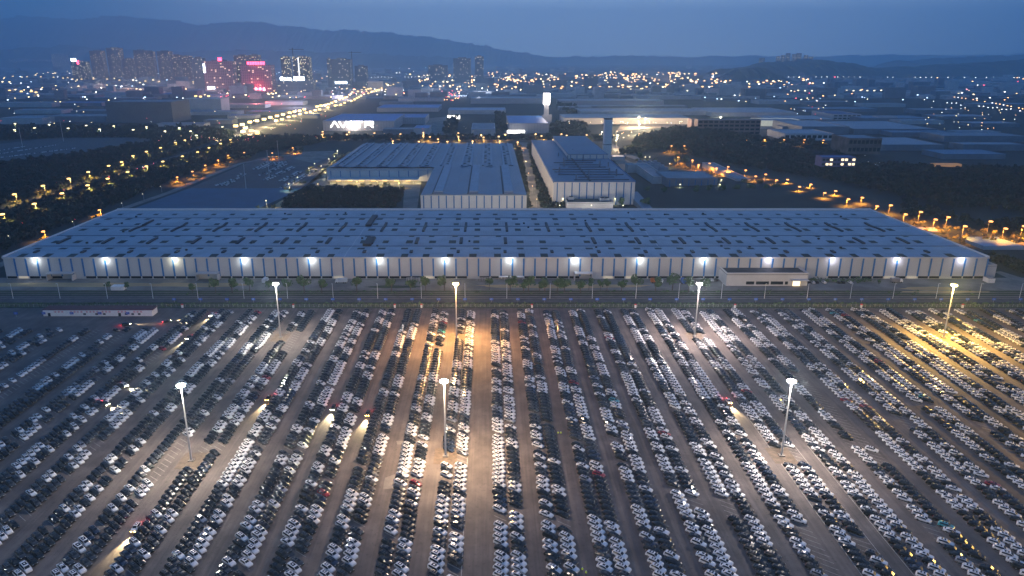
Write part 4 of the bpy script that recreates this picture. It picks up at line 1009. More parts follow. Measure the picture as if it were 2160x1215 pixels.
# left side of the estate
far('big grey windowless hall left of the highway', 228, 366, 259, 216, 110, mat('slate_cladding', (.155, .165, .18), .8, noise=.12, scale=.03), M_grey)
far('white boxy hall with dark band right of the grey windowless one', 388, 468, 236, 209, 70, M_pale, M_pale)
far('low white podium around the white boxy hall', 370, 500, 243, 236, 60, M_pale, M_factory, par=0)
rr = random.Random(21); adj = ['long', 'wide', 'low', 'narrow', 'broad']; k = 0
for (xa, xb, yb, yt, dp) in [(0, 110, 226, 218, 80), (120, 215, 224, 217, 70), (0, 90, 262, 250, 90), (95, 225, 258, 246, 80), (0, 70, 205, 199, 80), (80, 200, 207, 201, 80), (205, 320, 203, 197, 90), (320, 420, 206, 199, 90), (30, 130, 240, 233, 60), (150, 225, 241, 234, 60),
        (420, 470, 206, 201, 60), (235, 330, 212, 207, 50), (480, 560, 228, 221, 60), (520, 600, 243, 236, 60), (560, 640, 222, 215, 60), (640, 700, 210, 204, 70), (480, 540, 250, 244, 40), (430, 490, 262, 254, 40), (330, 430, 268, 262, 40), (610, 670, 250, 243, 30)]:
    k += 1; far('%s grey blue shed left of the highway, %s in the cluster of low roofs' % (adj[k % 5], ordw(k)), xa, xb, yb, yt, dp, [M_grey, M_pale][k % 2], [M_factory, M_grey, M_blueroof][k % 3] if k % 6 else M_factory, par=.6)
for (xa, xb, yb, yt, dp) in [(840, 935, 214, 208, 60), (800, 870, 222, 216, 40), (1145, 1215, 206, 201, 60), (1220, 1330, 206, 200, 60), (1340, 1480, 210, 203, 70), (1490, 1580, 214, 208, 70), (1600, 1690, 220, 213, 80), (1700, 1790, 222, 215, 60), (1820, 1910, 226, 220, 60), (1930, 2030, 240, 232, 60), (1900, 1990, 262, 255, 60), (2050, 2150, 268, 261, 60), (2020, 2110, 285, 279, 40), (1180, 1250, 233, 227, 60)]:
    k += 1; far('%s estate hall right of the highway, %s in the ranks of far roofs' % (adj[k % 5], ordw(k - 20)), xa, xb, yb, yt, dp, [M_grey, M_pale][k % 2], [M_factory, M_grey][k % 2], par=.6)
# small bright sign panel between the halls
p = P(957, 252); t = empty('entrance_sign', p, 'small bright white sign above the tree lane between the halls', 'sign')
Wd = xat(970, p.y) - xat(957, p.y); m = MB(); m.box(-Wd, Wd, -.4, 0, zat(250.5, p.y), zat(243.5, p.y)); m.build('panel', M_sign_on, t); m = MB(); m.box(-Wd * .8, -Wd * .75, .01, .5, 0, 5); m.box(Wd * .75, Wd * .8, .01, .5, 0, 5); m.build('post', M_pole, t)
# sign tower
D = P(1152, 262).y; t = empty('sign_tower', P(1152, 262), 'slim white tower with a glowing white panel and dark emblem at its top', 'tower')
zc, zd = zat(197, D), zat(220, D); wt = xat(1157.5, D) - xat(1151, D); ws_ = xat(1156, D) - xat(1151, D)
m = MB(); m.box(-ws_, ws_, 0, 8, 0, zd); m.build('shaft', M_pale, t)
m = MB(); m.box(-wt, wt, -1, 9, zd + .003, zc); m.build('glowing_panel', mat('tower_glow', (1, 1, 1), .4, emit=(1, .90, .84), es=14), t)
m = MB(); zz = zc - (zc - zd) * .28; bar(m, -wt * .45, zz, wt * .45, zz, 1.4); bar(m, wt * .35, zz, -wt * .05, zz - 7, 1.4)
for i in range(len(m.v)): m.v[i] = (m.v[i][0], m.v[i][1] - .9, m.v[i][2])
m.build('emblem', mat('emblem_grey', (.1, .08, .08), .6), t)
m = MB(); m.box(-ws_ * 1.6, ws_ * 2.2, -3, -.01, 0, 22); m.build('lower_block', M_pale, t)
light('panel_light', 'POINT', (0, -8, (zc + zd) / 2), 40000, (1, .85, .8), t, 2)

# ------------------------------------------------------------------ city towers
TM = {'brown': tower_mat('tower_brown', (.26, .14, .13), (.05, .045, .07), .075, (1, .70, .42), 1.9), 'blue': tower_mat('tower_blue', (.10, .16, .24), (.02, .05, .09), .06, (1, .85, .6), 1.6),
      'stripe': tower_mat('tower_striped', (.42, .24, .30), (.08, .04, .07), .09, (1, .62, .42), 2.2, 7, 9), 'dark': tower_mat('tower_dark', (.05, .06, .08), (.03, .035, .05), .16, (1, .85, .55), 2.0)}
CG = 'high rise towers of the city'
def twr(label, xa, xb, yt, yb, k, dp=None):
    D = P(xa, yb).y; X0 = P(xa, yb).x; X1 = P(xb, yb).x; h = zat(yt, D); t = empty('tower_block', ((X0 + X1) / 2, D, 0), label, 'tower', CG); W = (X1 - X0) / 2; dp = dp or min(60, W * 1.4)
    m = MB(); m.box(-W, W, 0, dp, 0, h); m.build('facade', TM[k], t)
    m = MB(); m.box(-W * .45, W * .45, dp * .2, dp * .8, h + .003, h + 6); m.build('roof_plant_room', M_grey, t)
    if k in ('brown',):
        for s_ in (-.55, .1, .6): m = MB(); m.box(W * s_, W * (s_ + .16), -2.5, -.01, 0, h * .985); m.build('balcony_stack', TM[k], t)
    return t, W, h, D
twr('brown residential tower with lit windows, leftmost of the tall group', 197, 222, 107, 166, 'brown')
twr('tallest brown residential tower in the left group', 233, 260, 101, 166, 'brown')
twr('lower brown block between two tall brown towers', 262, 285, 124, 167, 'brown')
twr('brown residential tower with a bright lit top left of the slim pair', 289, 313, 106, 167, 'brown'); twr('brown tower joined right of the bright topped one', 314, 330, 108, 168, 'brown')
twr('brown residential tower with pale corner right of the group centre', 338, 364, 108, 169, 'brown')
twr('wide brown residential tower at the right of the residential group', 366, 386, 116, 172, 'brown'); twr('reddish brown tower beside the glass office', 388, 407, 118, 174, 'brown')
t, W, h, D = twr('dark square tower with white and red glowing signs on its roof', 155, 186, 130, 168, 'dark')
m = MB(); m.box(-W * .9, -W * .2, -2, 0, h + 2, h + 22); m.build('white_roof_sign', M_sign_bl, t); m = MB(); m.box(-W * .15, W * .1, -2, 0, h - 18, h + 8); m.build('red_roof_sign', M_sign_red, t)
twr('pale grey tower with scattered green lights at the left', 113, 146, 114, 147, 'blue')
twr('long low slab block at the far left horizon', 22, 70, 124, 143, 'blue'); twr('long low slab block beside the one at the far left', 72, 112, 126, 143, 'brown')
twr('bluish glass office tower left of the striped hotel', 411, 434, 122, 187, 'blue')
t, W, h, D = twr('wide pink lit office slab with bright white sign on its left edge', 434, 496, 129, 193, 'stripe')
m = MB(); m.box(-W * .98, -W * .86, -1.5, -.1, h * .62, h * .92); m.build('vertical_sign', M_sign_bl, t)
m = MB(); m.box(-W * .85, -W * .35, -1.5, -.1, 4, 22); m.build('white_sign', M_sign_bl, t)
m = MB(); m.box(W * .0, W * .25, 10, 12, h + 1, h + 16); m.build('red_roof_sign', M_sign_red, t)
twr('narrow dark block with orange letters between the two wide slabs', 497, 510, 139, 192, 'dark')
twr('dark tower behind the narrow block with orange letters', 499, 528, 117, 182, 'brown')
t, W, h, D = twr('wide red lit office slab with red signs on roof and base', 511, 576, 137, 196, 'stripe')
cn_ = 0
for i in range(7):
    m = MB(); q = W * .13; X = -W * .5 + i * W * .165; m.box(X, X + q, -1.5, -.3, h + 1, h + 14); m.build('roof_letter', M_sign_red, t)
m = MB(); m.cyl((-W * .3, -1.6, 16), (-W * .3, -.2, 16), 9, 9, 14); m.build('round_logo', M_sign_red, t)
for i in range(5): m = MB(); X = -W * .12 + i * W * .13; m.box(X, X + W * .1, -1.6, -.3, 10, 22); m.build('base_letter', M_sign_red if i % 2 else mat('pink_white_glow', (1, 1, 1), .4, emit=(1, .5, .5), es=9), t)
light('sign_glow', 'POINT', (0, -30, 16), 200000, (1, .08, .12), t, 4); light('sign_glow_roof', 'POINT', (0, -20, h + 8), 30000, (1, .08, .12), t, 4)
twr('dark tower behind the red lit slab', 530, 552, 116, 184, 'brown')
t, W, h, D = twr('lower grey office block with white sign across its top', 588, 662, 170, 199, 'blue')
m = MB(); m.cyl((-W * .75, -1.6, h + 8), (-W * .75, -.2, h + 8), 8, 8, 14); m.build('round_logo', M_sign_bl, t)
for i in range(11):
    if i == 4: continue
    m = MB(); X = -W * .6 + i * W * .105; m.box(X, X + W * .08, -1.6, -.2, h + 1, h + (11 if i < 4 else 16)); m.build('roof_letter', M_sign_bl, t)
twr('slim dark tower with lit vertical edge left of the pair behind the white sign', 597, 616, 120, 186, 'dark'); t, W, h, D = twr('tall dark tower with a lit vertical edge behind the white sign', 622, 656, 120, 190, 'dark')
m = MB(); m.box(-W * .35, -W * .25, -1.2, -.05, h * .3, h * .98); m.build('light_strip', M_litw, t)
t, W, h, D = twr('bluish slab tower left of the long highway lamps', 702, 741, 125, 186, 'blue'); 
for i in range(4): m = MB(); X = -W * .7 + i * W * .35; m.box(X, X + W * .22, -1.5, -.1, 22, 34); m.build('sign_letter', M_sign_bl, t)
twr('pale narrow tower beside the bluish slab', 693, 701, 124, 186, 'blue'); twr('low bluish tower with a lit edge right of the slab', 750, 775, 139, 180, 'blue')
twr('low wide bluish office with lit rooms left of the twin towers', 904, 944, 138, 176, 'blue'); twr('tall blue office tower, left of the twin towers', 957, 993, 123, 176, 'blue'); twr('slim blue tower with pale crown, right of the twin towers', 1002, 1020, 119, 180, 'blue')
twr('small blue tower in the middle of the far airport lights', 1232, 1261, 160, 186, 'blue')
for i, (x, w_, yt) in enumerate([(1608, 14, 122), (1642, 9, 118), (1652, 8, 116), (1662, 10, 112), (1675, 8, 114), (1685, 12, 112), (1700, 9, 116), (1711, 9, 120)]):
    D = 6800; X = xat(x, D, 100); t = empty('tower_block', (X, D, 0), 'hazy tower on the far right hilltop, %s from the left of the cluster' % ordw(i + 1), 'tower', 'hazy hilltop towers'); W = w_ * .30 * D / F
    m = MB(); m.box(-W, W, 0, 40, 0, zat(yt, D)); m.build('facade', TM['blue'], t)
for x, y, c_, e_ in ((210, 176, (1, .6, .4), 5e5), (270, 176, (1, .55, .4), 6e5), (330, 178, (1, .55, .4), 6e5), (395, 182, (1, .5, .4), 5e5), (465, 200, (1, .45, .5), 6e5), (540, 203, (1, .2, .2), 6e5), (625, 206, (.8, .7, 1), 5e5), (720, 192, (.8, .7, 1), 4e5), (925, 184, (.8, .85, 1), 3e5), (975, 186, (.8, .85, 1), 4e5), (1010, 188, (.8, .85, 1), 3e5)):
    light('facade_fill', 'POINT', P(x, y, 30), e_, c_, None, 3)  # point lights without fixtures, added to brighten the tower facades
# two tower cranes
for x, yt, yb, lab in ((618, 101, 190, 'tower crane standing behind the grey office with white sign'), (742, 108, 180, 'tower crane standing by the bluish slab tower')):
    D = P(x, yb).y + 60; X = xat(x, D, 150); h = zat(yt, D); t = empty('tower_crane', (X, D, 0), lab, 'crane')
    m = MB(); m.box(-1.6, 1.6, -1.6, 1.6, 0, h); m.build('mast', M_vent, t); m = MB(); m.box(-18, 55, -1, 1, h - 8, h - 5.5); m.build('jib', M_vent, t)

# ------------------------------------------------------------------ distant mountains
def ridge(name, prof, D, dep, m, seed, amp=25):
    rr = random.Random(seed); b = MB(); xs = []; x = prof[0][0]
    while x <= prof[-1][0]:
        for (xa_, ya_), (xb_, yb_) in zip(prof, prof[1:]):
            if xa_ <= x <= xb_: y = ya_ + (yb_ - ya_) * (x - xa_) / (xb_ - xa_)
        y += -abs(2.2 * math.sin(x * .043 + seed) + 1.6 * math.sin(x * .11 + 2 * seed) + 1.1 * math.sin(x * .27)) * (amp / 25) + rr.uniform(-.5, .5)
        xs.append((x, y)); x += 4
    n = 9; cols = []
    for i, (x, y) in enumerate(xs):
        c = []
        for j in range(n):
            f = j / (n - 1); DD = D + (f - .5) * dep; env = math.sin(math.pi * f) ** .8 if 0 < f < 1 else 0
            c.append((xat(x, D, 300), DD, max(-1, zat(y, D) * env * (1 + (rr.uniform(-.10, .10) if j != 4 else rr.uniform(-.012, .012))))))
        cols.append(c)
    b.v = [p for c in cols for p in c]
    for i in range(len(cols) - 1):
        for j in range(n - 1): a = i * n + j; b.f.append((a, a + n, a + n + 1, a + 1)); b.mi.append(0)
    tag(b.build(name, m, smooth=False), kind='structure')
M_mtn = mat('forested_mountain', (.030, .048, .045), .95, noise=.3, scale=.002)
ridge('mountains', [(-700, 60), (-400, 48), (-100, 58), (0, 46), (60, 42), (100, 38), (140, 47), (200, 44), (270, 38), (330, 44), (400, 50), (440, 60), (500, 48), (550, 49), (600, 57), (680, 66), (720, 66), (800, 70), (880, 78), (960, 88), (1050, 104), (1120, 116), (1160, 123)], 18500, 4500, M_mtn, 1)
ridge('hills', [(-400, 105), (0, 108), (150, 100), (330, 112), (520, 108), (700, 112), (860, 119), (960, 123)], 13000, 2500, M_mtn, 2)
ridge('hills', [(1900, 131), (1990, 126), (2090, 122), (2200, 116), (2700, 112)], 11000, 1500, M_mtn, 5)
ridge('hills', [(1000, 122), (1120, 120), (1230, 122), (1330, 119), (1440, 122), (1560, 120), (1700, 122), (1850, 118), (2000, 120), (2200, 117), (2500, 118)], 20000, 2500, M_mtn, 6)
ridge('hills', [(1540, 166), (1560, 152), (1580, 145), (1600, 143), (1620, 148), (1640, 160), (1650, 168)], 5200, 700, M_mtn, 3)
ridge('hills', [(1540, 150), (1600, 140), (1650, 132), (1720, 128), (1780, 134), (1830, 146), (1950, 143), (2050, 136), (2200, 128), (2400, 132)], 6600, 1400, M_mtn, 4)

# ------------------------------------------------------------------ street lamps
BULB = {'y': ((1, .62, .15), 3.6), 'o': ((1, .36, .04), 3.6), 'w': ((1, .86, .50), 4.5), 'b': ((.8, .88, 1), 12), 'p': ((1, .52, .16), 4.5)}
_bm = {}; LAMPS = []
def lamp(x, y, z, c, label, group, size=.7, energy=0, parts=True):
    col, es = BULB[c]; p = P(x, y, z)
    mt = mat('lamp_glow_' + c, (1, 1, 1), .5, emit=col, es=es)
    LAMPS.append((p.x, p.y, c, energy))
    if parts:
        t = empty('street_lamp', (p.x, p.y, 0), label, 'street lamp', group)
        key = ('pole', z)
        if key not in _bm: m = MB(); m.cyl((0, 0, 0), (0, 0, z), .14, .09, 6); m.cyl((0, 0, z - .1), (0, -1.4, z + .2), .06, .05, 5); _bm[key] = m.mesh('pole', M_pole)
        o = bpy.data.objects.new('pole', _bm[key]); COL.objects.link(o); o.parent = t
        key = ('head', z, c, size)
        if key not in _bm: m = MB(); m.box(-size * .6, size * .6, -1.6 - size, -1.6 + size * .5, z - .1, z + .35 + size * .3); _bm[key] = m.mesh('lamp_head', mt)
        o = bpy.data.objects.new('lamp_head', _bm[key]); COL.objects.link(o); o.parent = t
    else:
        key = ('far', z, c, size)
        if key not in _bm:
            m = MB(); m.cyl((0, 0, 0), (0, 0, z), .2, .15, 4); m.k = 1; m.box(-size, size, -size - .3, size, z - size * .5, z + size * .8); _bm[key] = m.mesh('street_lamp', [M_pole, mt])
        t = bpy.data.objects.new('street_lamp', _bm[key]); COL.objects.link(t); t.location = (p.x, p.y, 0); tag(t, label, 'street lamp', group)
    if energy: light('lamp_light', 'SPOT', (0, -1.6, z - .6), energy * {'o': 2.0, 'w': 1.6}.get(c, 3.6), col, t, .3, (0, 0, 0), R(145), .7)
    return t
def line(pts, z, c, what, size=.7, energy=0, parts=True, group=None):
    for i, (x, y) in enumerate(pts): lamp(x, y, z, c, '%s, %s from its left end' % (what, ordw(i + 1)), group or what, size, energy, parts)
line([(33, 410), (93, 392), (147, 377), (188, 363), (231, 350), (258, 342), (282, 329), (310, 320), (340, 312), (371, 301), (391, 296)], 11, 'y', 'yellow highway lamp in the upper line', 2.2, 11000)
line([(8, 452), (75, 430), (133, 408), (187, 391), (229, 377), (271, 363), (310, 351), (345, 341), (386, 330), (418, 321), (442, 312), (466, 303), (487, 295)], 11, 'y', 'yellow highway lamp in the lower line', 2.2, 11000)
line([(33, 261), (32, 274), (74, 270), (105, 263), (145, 271), (183, 265), (211, 273), (241, 266), (282, 274), (310, 268), (349, 277), (379, 270), (403, 277), (415, 286), (470, 268)], 11, 'w', 'pale lamp on the tree lined upper road', 2.4, 16000)
line([(94, 488), (212, 443), (375, 374), (407, 362), (434, 349), (461, 338), (482, 328), (516, 322), (575, 323), (618, 312)], 9, 'o', 'orange lamp on the service road', 1.5, 26000)
line([(497, 266), (511, 263), (527, 258), (542, 255), (557, 252), (570, 248), (584, 245), (597, 242), (611, 238), (621, 236), (632, 234), (642, 231), (669, 225), (677, 223), (686, 222), (693, 220), (700, 217), (707, 214), (716, 210), (723, 208), (728, 206), (732, 205), (738, 200), (743, 195), (755, 193), (763, 190), (772, 189), (777, 188), (782, 187)], 12, 'y', 'warm lamp in the upper line of the long straight road', 3.6, 0, False)
line([(513, 278), (518, 270), (530, 276), (543, 281), (583, 255), (595, 252), (609, 247), (621, 245), (633, 241), (646, 238), (655, 236), (665, 233), (674, 231), (692, 227), (707, 223), (719, 221), (727, 217), (741, 213), (748, 210), (753, 207), (757, 205), (762, 202), (768, 199), (777, 197), (783, 195), (788, 193), (793, 191), (797, 190), (812, 184), (818, 180), (824, 181), (830, 178), (836, 180), (840, 175), (815, 177), (805, 186)], 12, 'y', 'warm lamp in the lower line of the long straight road', 3.2, 0, False)
for x, y in ((500, 282), (520, 274), (540, 266), (565, 259), (590, 252), (615, 245), (640, 238), (665, 231), (690, 224), (715, 215), (740, 206), (765, 197), (790, 189), (815, 181)): light('highway_lamp_light', 'POINT', P(x, y, 10), 150000, (1, .72, .34), None, .5)
line([(681, 278), (680, 284), (732, 284), (737, 279), (790, 281), (829, 298), (845, 283), (884, 299), (893, 280), (893, 287), (907, 289), (924, 294), (944, 299), (967, 281), (967, 289), (997, 298), (1015, 285), (1020, 290), (1052, 288), (1054, 298), (1066, 284), (1092, 300), (1130, 283), (1142, 287), (1184, 283), (1195, 286), (1237, 285), (1167, 295)], 10, 'p', 'warm lamp on the cross road before the lettered hall', 2.2, 20000)
line([(27, 161), (57, 162), (86, 162), (113, 163), (133, 165), (143, 164), (153, 167), (172, 167), (197, 167), (226, 167), (252, 169), (281, 170), (307, 171), (335, 172), (20, 191), (45, 193), (66, 193), (76, 195), (110, 195), (393, 172), (400, 175), (407, 173), (391, 188), (403, 195), (413, 203), (423, 204), (440, 203)], 14, 'y', 'far yellow lamp below the brown towers', 3.6, 0, False)
line([(950 + 19.7 * i, 183 + rnd.uniform(-.4, .4)) for i in range(33)], 12, 'p', 'lamp in the even line on the airport road', 3.6, 0, False)
line([(1450 + 14.6 * i, 191 + rnd.uniform(-.5, .6)) for i in range(30)], 12, 'w', 'small white lamp in the far line on the right', 2.4, 0, False)
line([(1443, 308), (1460, 338), (1473, 348), (1496, 345), (1511, 355), (1535, 352), (1572, 359), (1593, 372), (1614, 368), (1637, 380), (1660, 379), (1685, 394), (1709, 389), (1738, 407), (1761, 403), (1788, 420), (1817, 417), (1848, 435), (1877, 433), (1908, 452), (1940, 447), (1971, 463), (1998, 458), (2033, 477), (2087, 467), (2118, 482), (2157, 477), (1416, 308), (1430, 332), (1573, 296), (1612, 295), (1653, 295), (1696, 295), (1736, 296)], 13, 'o', 'orange lamp on the road below the wooded hill', 1.7, 24000)
line([(1361, 331), (1370, 331), (1412, 345), (1434, 389), (1521, 379), (1517, 389), (1576, 389), (1187, 419), (1297, 419)], 7, 'w', 'white yard lamp among the works buildings', .8, 3000)
line([(687, 365), (706, 330), (712, 318), (694, 335), (678, 350), (664, 345), (652, 355), (628, 374), (610, 388), (562, 423)], 8, 'w', 'pale lamp beside the sandy lane', .7, 6000)
line([(1104, 318), (1109, 340), (1115, 365), (1123, 392), (1132, 420)], 9, 'p', 'yellow lamp in the narrow lane between the halls', .5, 0)
for yy in (312, 325, 338, 352, 366, 380, 394, 408, 422, 434): light('lane_light', 'POINT', P(1102 + (yy - 312) * .27, yy, 11), 7000, (1, .72, .40), None, 1)
line([(671, 388), (753, 383), (796, 383), (842, 386)], 7, 'y', 'yellow lamp along the loading dock', .8, 8000)
line([(20, 440 + 57), (90, 506), (155, 467), (258, 428), (302, 409), (340, 393), (2036, 560), (1913, 473)], 7, 'w', 'thin dim pole lamp along the left side of the warehouse', .2, 0)
for x, y, e_, lab in ((1348, 246, 2.5, 'upper left of the three dazzling floodlights'), (1361, 251, 1.5, 'right of the three dazzling floodlights'), (1348, 262, 2.0, 'lower left of the three dazzling floodlights'), (1519, 247, 1.6, 'single dazzling floodlight behind the brown office block'), (1302, 286, 1.0, 'dazzling floodlight beside the forecourt')):
    lamp(x, y, 24, 'w', lab, 'floodlights of the bright forecourt', 3.2, 0)
    light('flood_light', 'POINT', P(x, y, 24) + Vector((0, -4, -2)), 200000 * e_, (1, .72, .45), None, 1.5)
wb = [quads_of(crown_mb(50 + s, 7, 3.6, 54, .95)) for s in range(6)]
Vs, Fs, Ms = [], [], []; off = 0; ntree = 0
for poly, sp in WOODS:
    pts = [P(x, y) for x, y in poly]; wx = [p.x for p in pts]; wy = [p.y for p in pts]; wp = [(p.x, p.y) for p in pts]
    Y = min(wy)
    while Y < max(wy):
        X = min(wx); s2 = sp * max(1, Y / 1300)
        while X < max(wx):
            xx, yy = X + rnd.uniform(-.45, .45) * s2, Y + rnd.uniform(-.45, .45) * s2
            if inside(xx, yy, wp) and rnd.random() < .86:
                v, f, m = wb[rnd.randrange(6)]; k = rnd.uniform(.7, 1.35) * min(1.6, s2 / 6.5); a = rnd.uniform(0, 6.28); ca, sa = math.cos(a), math.sin(a)
                Vs.append(np.stack([(v[:, 0] * ca - v[:, 1] * sa) * k + xx, (v[:, 0] * sa + v[:, 1] * ca) * k + yy, v[:, 2] * k * rnd.uniform(.8, 1.2) - 1.2 * k + (hill_z(xx, yy) if xx > 100 else 0)], 1))
                Fs.append(f + off); Ms.append(np.full(len(f), int(rnd.random() < .2))); off += len(v); ntree += 1
            X += s2
        Y += s2
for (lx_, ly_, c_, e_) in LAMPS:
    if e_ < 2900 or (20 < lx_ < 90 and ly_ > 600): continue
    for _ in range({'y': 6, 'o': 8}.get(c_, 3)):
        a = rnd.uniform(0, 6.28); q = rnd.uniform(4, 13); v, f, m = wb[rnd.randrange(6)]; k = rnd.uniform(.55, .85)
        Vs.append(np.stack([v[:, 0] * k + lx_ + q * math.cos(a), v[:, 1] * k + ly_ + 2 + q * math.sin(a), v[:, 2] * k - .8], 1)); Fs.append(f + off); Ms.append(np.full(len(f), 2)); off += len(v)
big_mesh('woodland', np.concatenate(Vs), np.concatenate(Fs), np.concatenate(Ms), [M_leaf2, mat('leaf_brown', (.032, .028, .016), .9, noise=.4, scale=.3), mat('lamplit_leaf', (.20, .19, .08), .85, noise=.4, scale=.4)], 'stuff', 'dark dense woodland between the roads and on the low hill', 'woodland')  # third leaf colour is a brighter copy: lamplight painted into crowns beside lamps
for i, (X, Y) in enumerate([(-58, 694), (-30, 694), (-4, 694), (22, 694), (72, 722), (104, 722), (136, 722)]):  # hidden lane lamps, added so the factory walls behind read brighter
    t = lamp(1030, 450, 8, 'w', 'pale lamp added unseen in the lane behind the long warehouse, %s from the left' % ordw(i + 1), 'unseen lamps added behind the long warehouse to light the factory walls', .6, 0)
    t.location = (X, Y, 0); light('lamp_light', 'POINT', (0, 1.0, 7.6), 7000, (1, .88, .74), t, .4)
# unlit tall masts in the middle lots
for i, (xa, ya, xb, yb) in enumerate([(519, 398, 513, 345), (568, 372, 562, 318), (589, 348, 586, 298), (134, 298, 125, 252), (48, 312, 42, 270)]):
    p = P(xa, ya); h = zat(yb, p.y); t = empty('unlit_mast', p, 'tall unlit lighting mast in the lots by the highway, %s of five' % ordw(i + 1), 'light mast', 'unlit masts by the highway')
    m = MB(); m.cyl((0, 0, 0), (0, 0, h), .45, .25, 6); m.build('pole', M_pole, t); m = MB(); m.cyl((0, 0, h), (0, 0, h + .7), 1.4, 1.4, 10); m.build('head_frame', M_grey, t)

# ------------------------------------------------------------------ uncounted far lights, low city blocks
def speck(name, label, lst, mats):
    mb = MB()
    for (x, y, z, s, k) in lst:
        p = P(x, y, z); mb.k = k; s *= .55; mb.box(p.x - s, p.x + s, p.y - s, p.y + s, z - s * .6, z + s * .6) if rr.random() < .72 else None
    tag(mb.build(name, mats), label, 'lights', kind='stuff')
rr = random.Random(99); S = []
def sc_(x0, x1, y0, y1, n, s0=1.5, s1=3.0, ks=(0, 0, 1, 2, 2, 3)):
    for _ in range(n):
        y = y0 + (y1 - y0) * rr.random(); D_ = P(1030, y).y; S.append((rr.uniform(x0, x1), y, rr.uniform(4, 14), rr.uniform(s0, s1) * min(2.6, max(.4, D_ / 2600)), rr.choice(ks)))
for i in range(88): S.append((762 + 7.1 * i, 162.5 + .01 * i + rr.uniform(-.2, .2), 12, 3.0, 2))
for i in range(46): S.append((1640 + 11.6 * i, 162 + .04 * i, 12, 3.6, 2)); S.append((1700 + 12 * i, 157, 12, 2.6, 2)) if i < 38 else None
for i in range(30): S.append((1925 + 8.0 * i, 197 + (i / 30) ** 1.5 * 34, 10, 2.0, 1 if i % 3 else 2))
for i in range(22): S.append((1950 + 9.6 * i, 212 + i * 1.0 + rr.uniform(-2, 2), 10, 1.6, 2))
for i in range(18): S.append((2150 - i * 1.6 * rr.uniform(.6, 1.2), 139 + i * .9, 10, 4.5, 1))
sc_(0, 460, 150, 215, 190, ks=(0, 0, 2, 3)); sc_(430, 700, 196, 206, 60, 2, 3.5, (0, 0, 1, 4)); sc_(560, 690, 150, 200, 40); sc_(690, 860, 175, 200, 110, 1.6, 3, (0, 0, 1, 4, 2)); sc_(700, 900, 140, 160, 26)
sc_(860, 1450, 156, 190, 380, 1.8, 3.6, (0, 1, 1, 1, 2, 0)); sc_(900, 1700, 152, 174, 320, 2.5, 5, (1, 1, 0)); sc_(1380, 1720, 158, 184, 70, 2.2, 4.2, (0, 1, 1, 2)); sc_(1440, 2160, 195, 215, 60, ks=(0, 1, 2, 3)); sc_(1640, 2160, 136, 200, 130, ks=(1, 1, 2, 3, 4)); sc_(1230, 1320, 120, 130, 14, 2, 3); sc_(1700, 2150, 118, 140, 24, 1.5, 3, (1, 2, 4))
sc_(1660, 1760, 205, 262, 36, .9, 1.6, (0, 1, 2, 4, 3)); sc_(1950, 2160, 225, 275, 50, .9, 1.6, (0, 1, 2)); sc_(930, 970, 190, 212, 45, 1.4, 2.6, (1, 4, 1)); sc_(600, 900, 262, 300, 26, .5, .9, (1, 4, 0)); sc_(330, 560, 286, 297, 40, .7, 1.2, (0, 2, 4)); sc_(0, 700, 212, 262, 60, .8, 1.5, (0, 2, 0, 4))
sc_(1200, 1460, 256, 262, 34, 1.0, 1.6, (2, 0, 3)); sc_(1290, 1440, 276, 290, 22, 1.0, 2.0, (1, 0)); sc_(1260, 1280, 278, 287, 12, 1.4, 2.2, (2, 0)); sc_(945, 1070, 245, 290, 36, .6, .9, (0, 0, 2)); sc_(1730, 1860, 325, 350, 26, .5, .9, (5, 2, 3)); sc_(0, 260, 315, 480, 5, .3, .5, (4,))
for _ in range(40): x = rr.uniform(455, 530); S.append((x, 297 - (x - 455) * .17 + rr.uniform(-1.5, 1.5), 1.5, .8, 0))
for _ in range(40):                                        # cars on the highway and the cross road
    f = rr.random(); S.append((120 + 560 * f, 408 - 168 * f + rr.uniform(-3, 3), 1.0, .6, rr.choice((4, 2, 4))))
SM = [mat('speck_warm', (1, 1, 1), .5, emit=(1, .72, .34), es=9), mat('speck_orange', (1, 1, 1), .5, emit=(1, .48, .16), es=9), mat('speck_white', (1, 1, 1), .5, emit=(.95, .95, .9), es=8),
      mat('speck_blue', (1, 1, 1), .5, emit=(.55, .75, 1), es=7), mat('speck_red', (1, 1, 1), .5, emit=(1, .06, .08), es=8), mat('speck_violet', (1, 1, 1), .5, emit=(.6, .2, 1), es=6)]
speck('city_lights', 'countless tiny warm and white lights of the far city', S, SM)
rr = random.Random(31); mb = MB()
for _ in range(1300):
    y = 128 + 82 * rr.random() ** .8; x = rr.uniform(-50, 2210); p = P(x, y); s = rr.uniform(12, 45); mb.k = rr.randrange(3); h_ = rr.uniform(5, 16) if rr.random() < .85 else rr.uniform(20, 45)
    if 930 < x < 1000 and y > 185: continue
    mb.box(p.x - s, p.x + s, p.y, p.y + rr.uniform(15, 50), 0, h_)
tag(mb.build('distant_city', [M_grey, M_pale, M_factory]), 'hazy carpet of low city blocks below the mountains', 'city', kind='stuff')

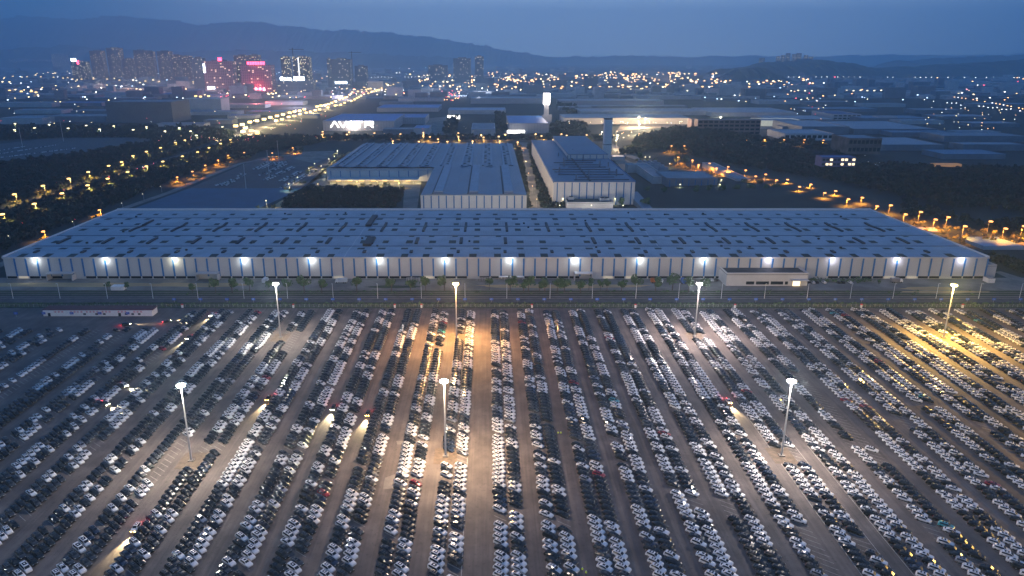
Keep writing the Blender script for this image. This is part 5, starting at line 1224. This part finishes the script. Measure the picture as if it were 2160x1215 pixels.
# ------------------------------------------------------------------ people in the lot
def person(x, y, label, ang, vest):
    p = P(x, y); me = bpy.data.meshes.new('person')
    v = [(0, 0, .92), (0, 0, 1.18), (0, 0, 1.42), (0, .0, 1.53), (0, .02, 1.66), (0, .02, 1.76), (.10, 0, .88), (.12, .03, .48), (.13, -.02, .06), (.14, .12, .03), (-.10, 0, .88), (-.12, -.02, .48), (-.13, -.04, .06), (-.14, .10, .03),
         (.19, 0, 1.40), (.26, .0, 1.12), (.24, .12, .88), (.24, .16, .80), (-.19, 0, 1.40), (-.26, 0, 1.12), (-.25, .06, .87), (-.25, .08, .79)]
    ed = [(0, 1), (1, 2), (2, 3), (3, 4), (4, 5), (0, 6), (6, 7), (7, 8), (8, 9), (0, 10), (10, 11), (11, 12), (12, 13), (2, 14), (14, 15), (15, 16), (16, 17), (2, 18), (18, 19), (19, 20), (20, 21)]
    rad = [.16, .15, .17, .06, .10, .07, .10, .075, .05, .045, .10, .075, .05, .045, .075, .05, .038, .035, .075, .05, .038, .035]
    me.from_pydata(v, ed, []); o = bpy.data.objects.new('person', me); COL.objects.link(o); o.location = (p.x, p.y, .02); o.rotation_euler.z = ang
    sk_ = o.modifiers.new('s', 'SKIN'); 
    for i, q in enumerate(rad): me.skin_vertices[0].data[i].radius = (q, q * .75)
    me.skin_vertices[0].data[0].use_root = True
    o.modifiers.new('d', 'SUBSURF').levels = 1; o.modifiers['d'].render_levels = 1
    me.materials.append(mat('dark_workwear', (.03, .035, .05), .8, noise=.1, scale=5)); tag(o, label, 'person', 'workers in high visibility vests')
    m = MB(); m.prism([(-.24, -.17), (.24, -.17), (.24, .17), (-.24, .17)], .95, 1.48); m.build('vest', mat('high_visibility_yellow', (.65, .85, .05), .7, emit=None), o)
    m = MB(); m.cyl((0, .02, 1.68), (0, .02, 1.80), .13, .08, 8); m.build('cap', M_white, o)
bpy.types  # noqa
for a in ((1177, 918, 'left worker in yellow vest standing in the aisle', .3, 0), (1183, 918, 'right worker in yellow vest standing beside the first in the aisle', -.4, 0), (1228, 1207, 'worker in yellow vest near the bottom edge, left of two', .2, 0), (1236, 1214, 'worker in yellow vest near the bottom edge, right of two', 2.6, 0)):
    try: person(*a)
    except Exception as ex: print('person', ex)

# ------------------------------------------------------------------ the air
hz = MB(); hz.box(-26000, 26000, -1500, 23000, -1, 1500)
M_hz = bpy.data.materials.new('haze_air'); M_hz.use_nodes = True; t_ = M_hz.node_tree
for n_ in list(t_.nodes):
    if n_.type == 'BSDF_PRINCIPLED': t_.nodes.remove(n_)
pv = t_.nodes.new('ShaderNodeVolumePrincipled'); pv.inputs['Color'].default_value = (.62, .86, 1, 1); pv.inputs['Density'].default_value = 1.2e-4; pv.inputs['Anisotropy'].default_value = 0.62
t_.links.new(pv.outputs[0], t_.nodes['Material Output'].inputs['Volume'])
tag(hz.build('haze', M_hz), kind='stuff')
print('cars', len(near), len(rest), 'trees', ntree, 'objects', len(bpy.data.objects))
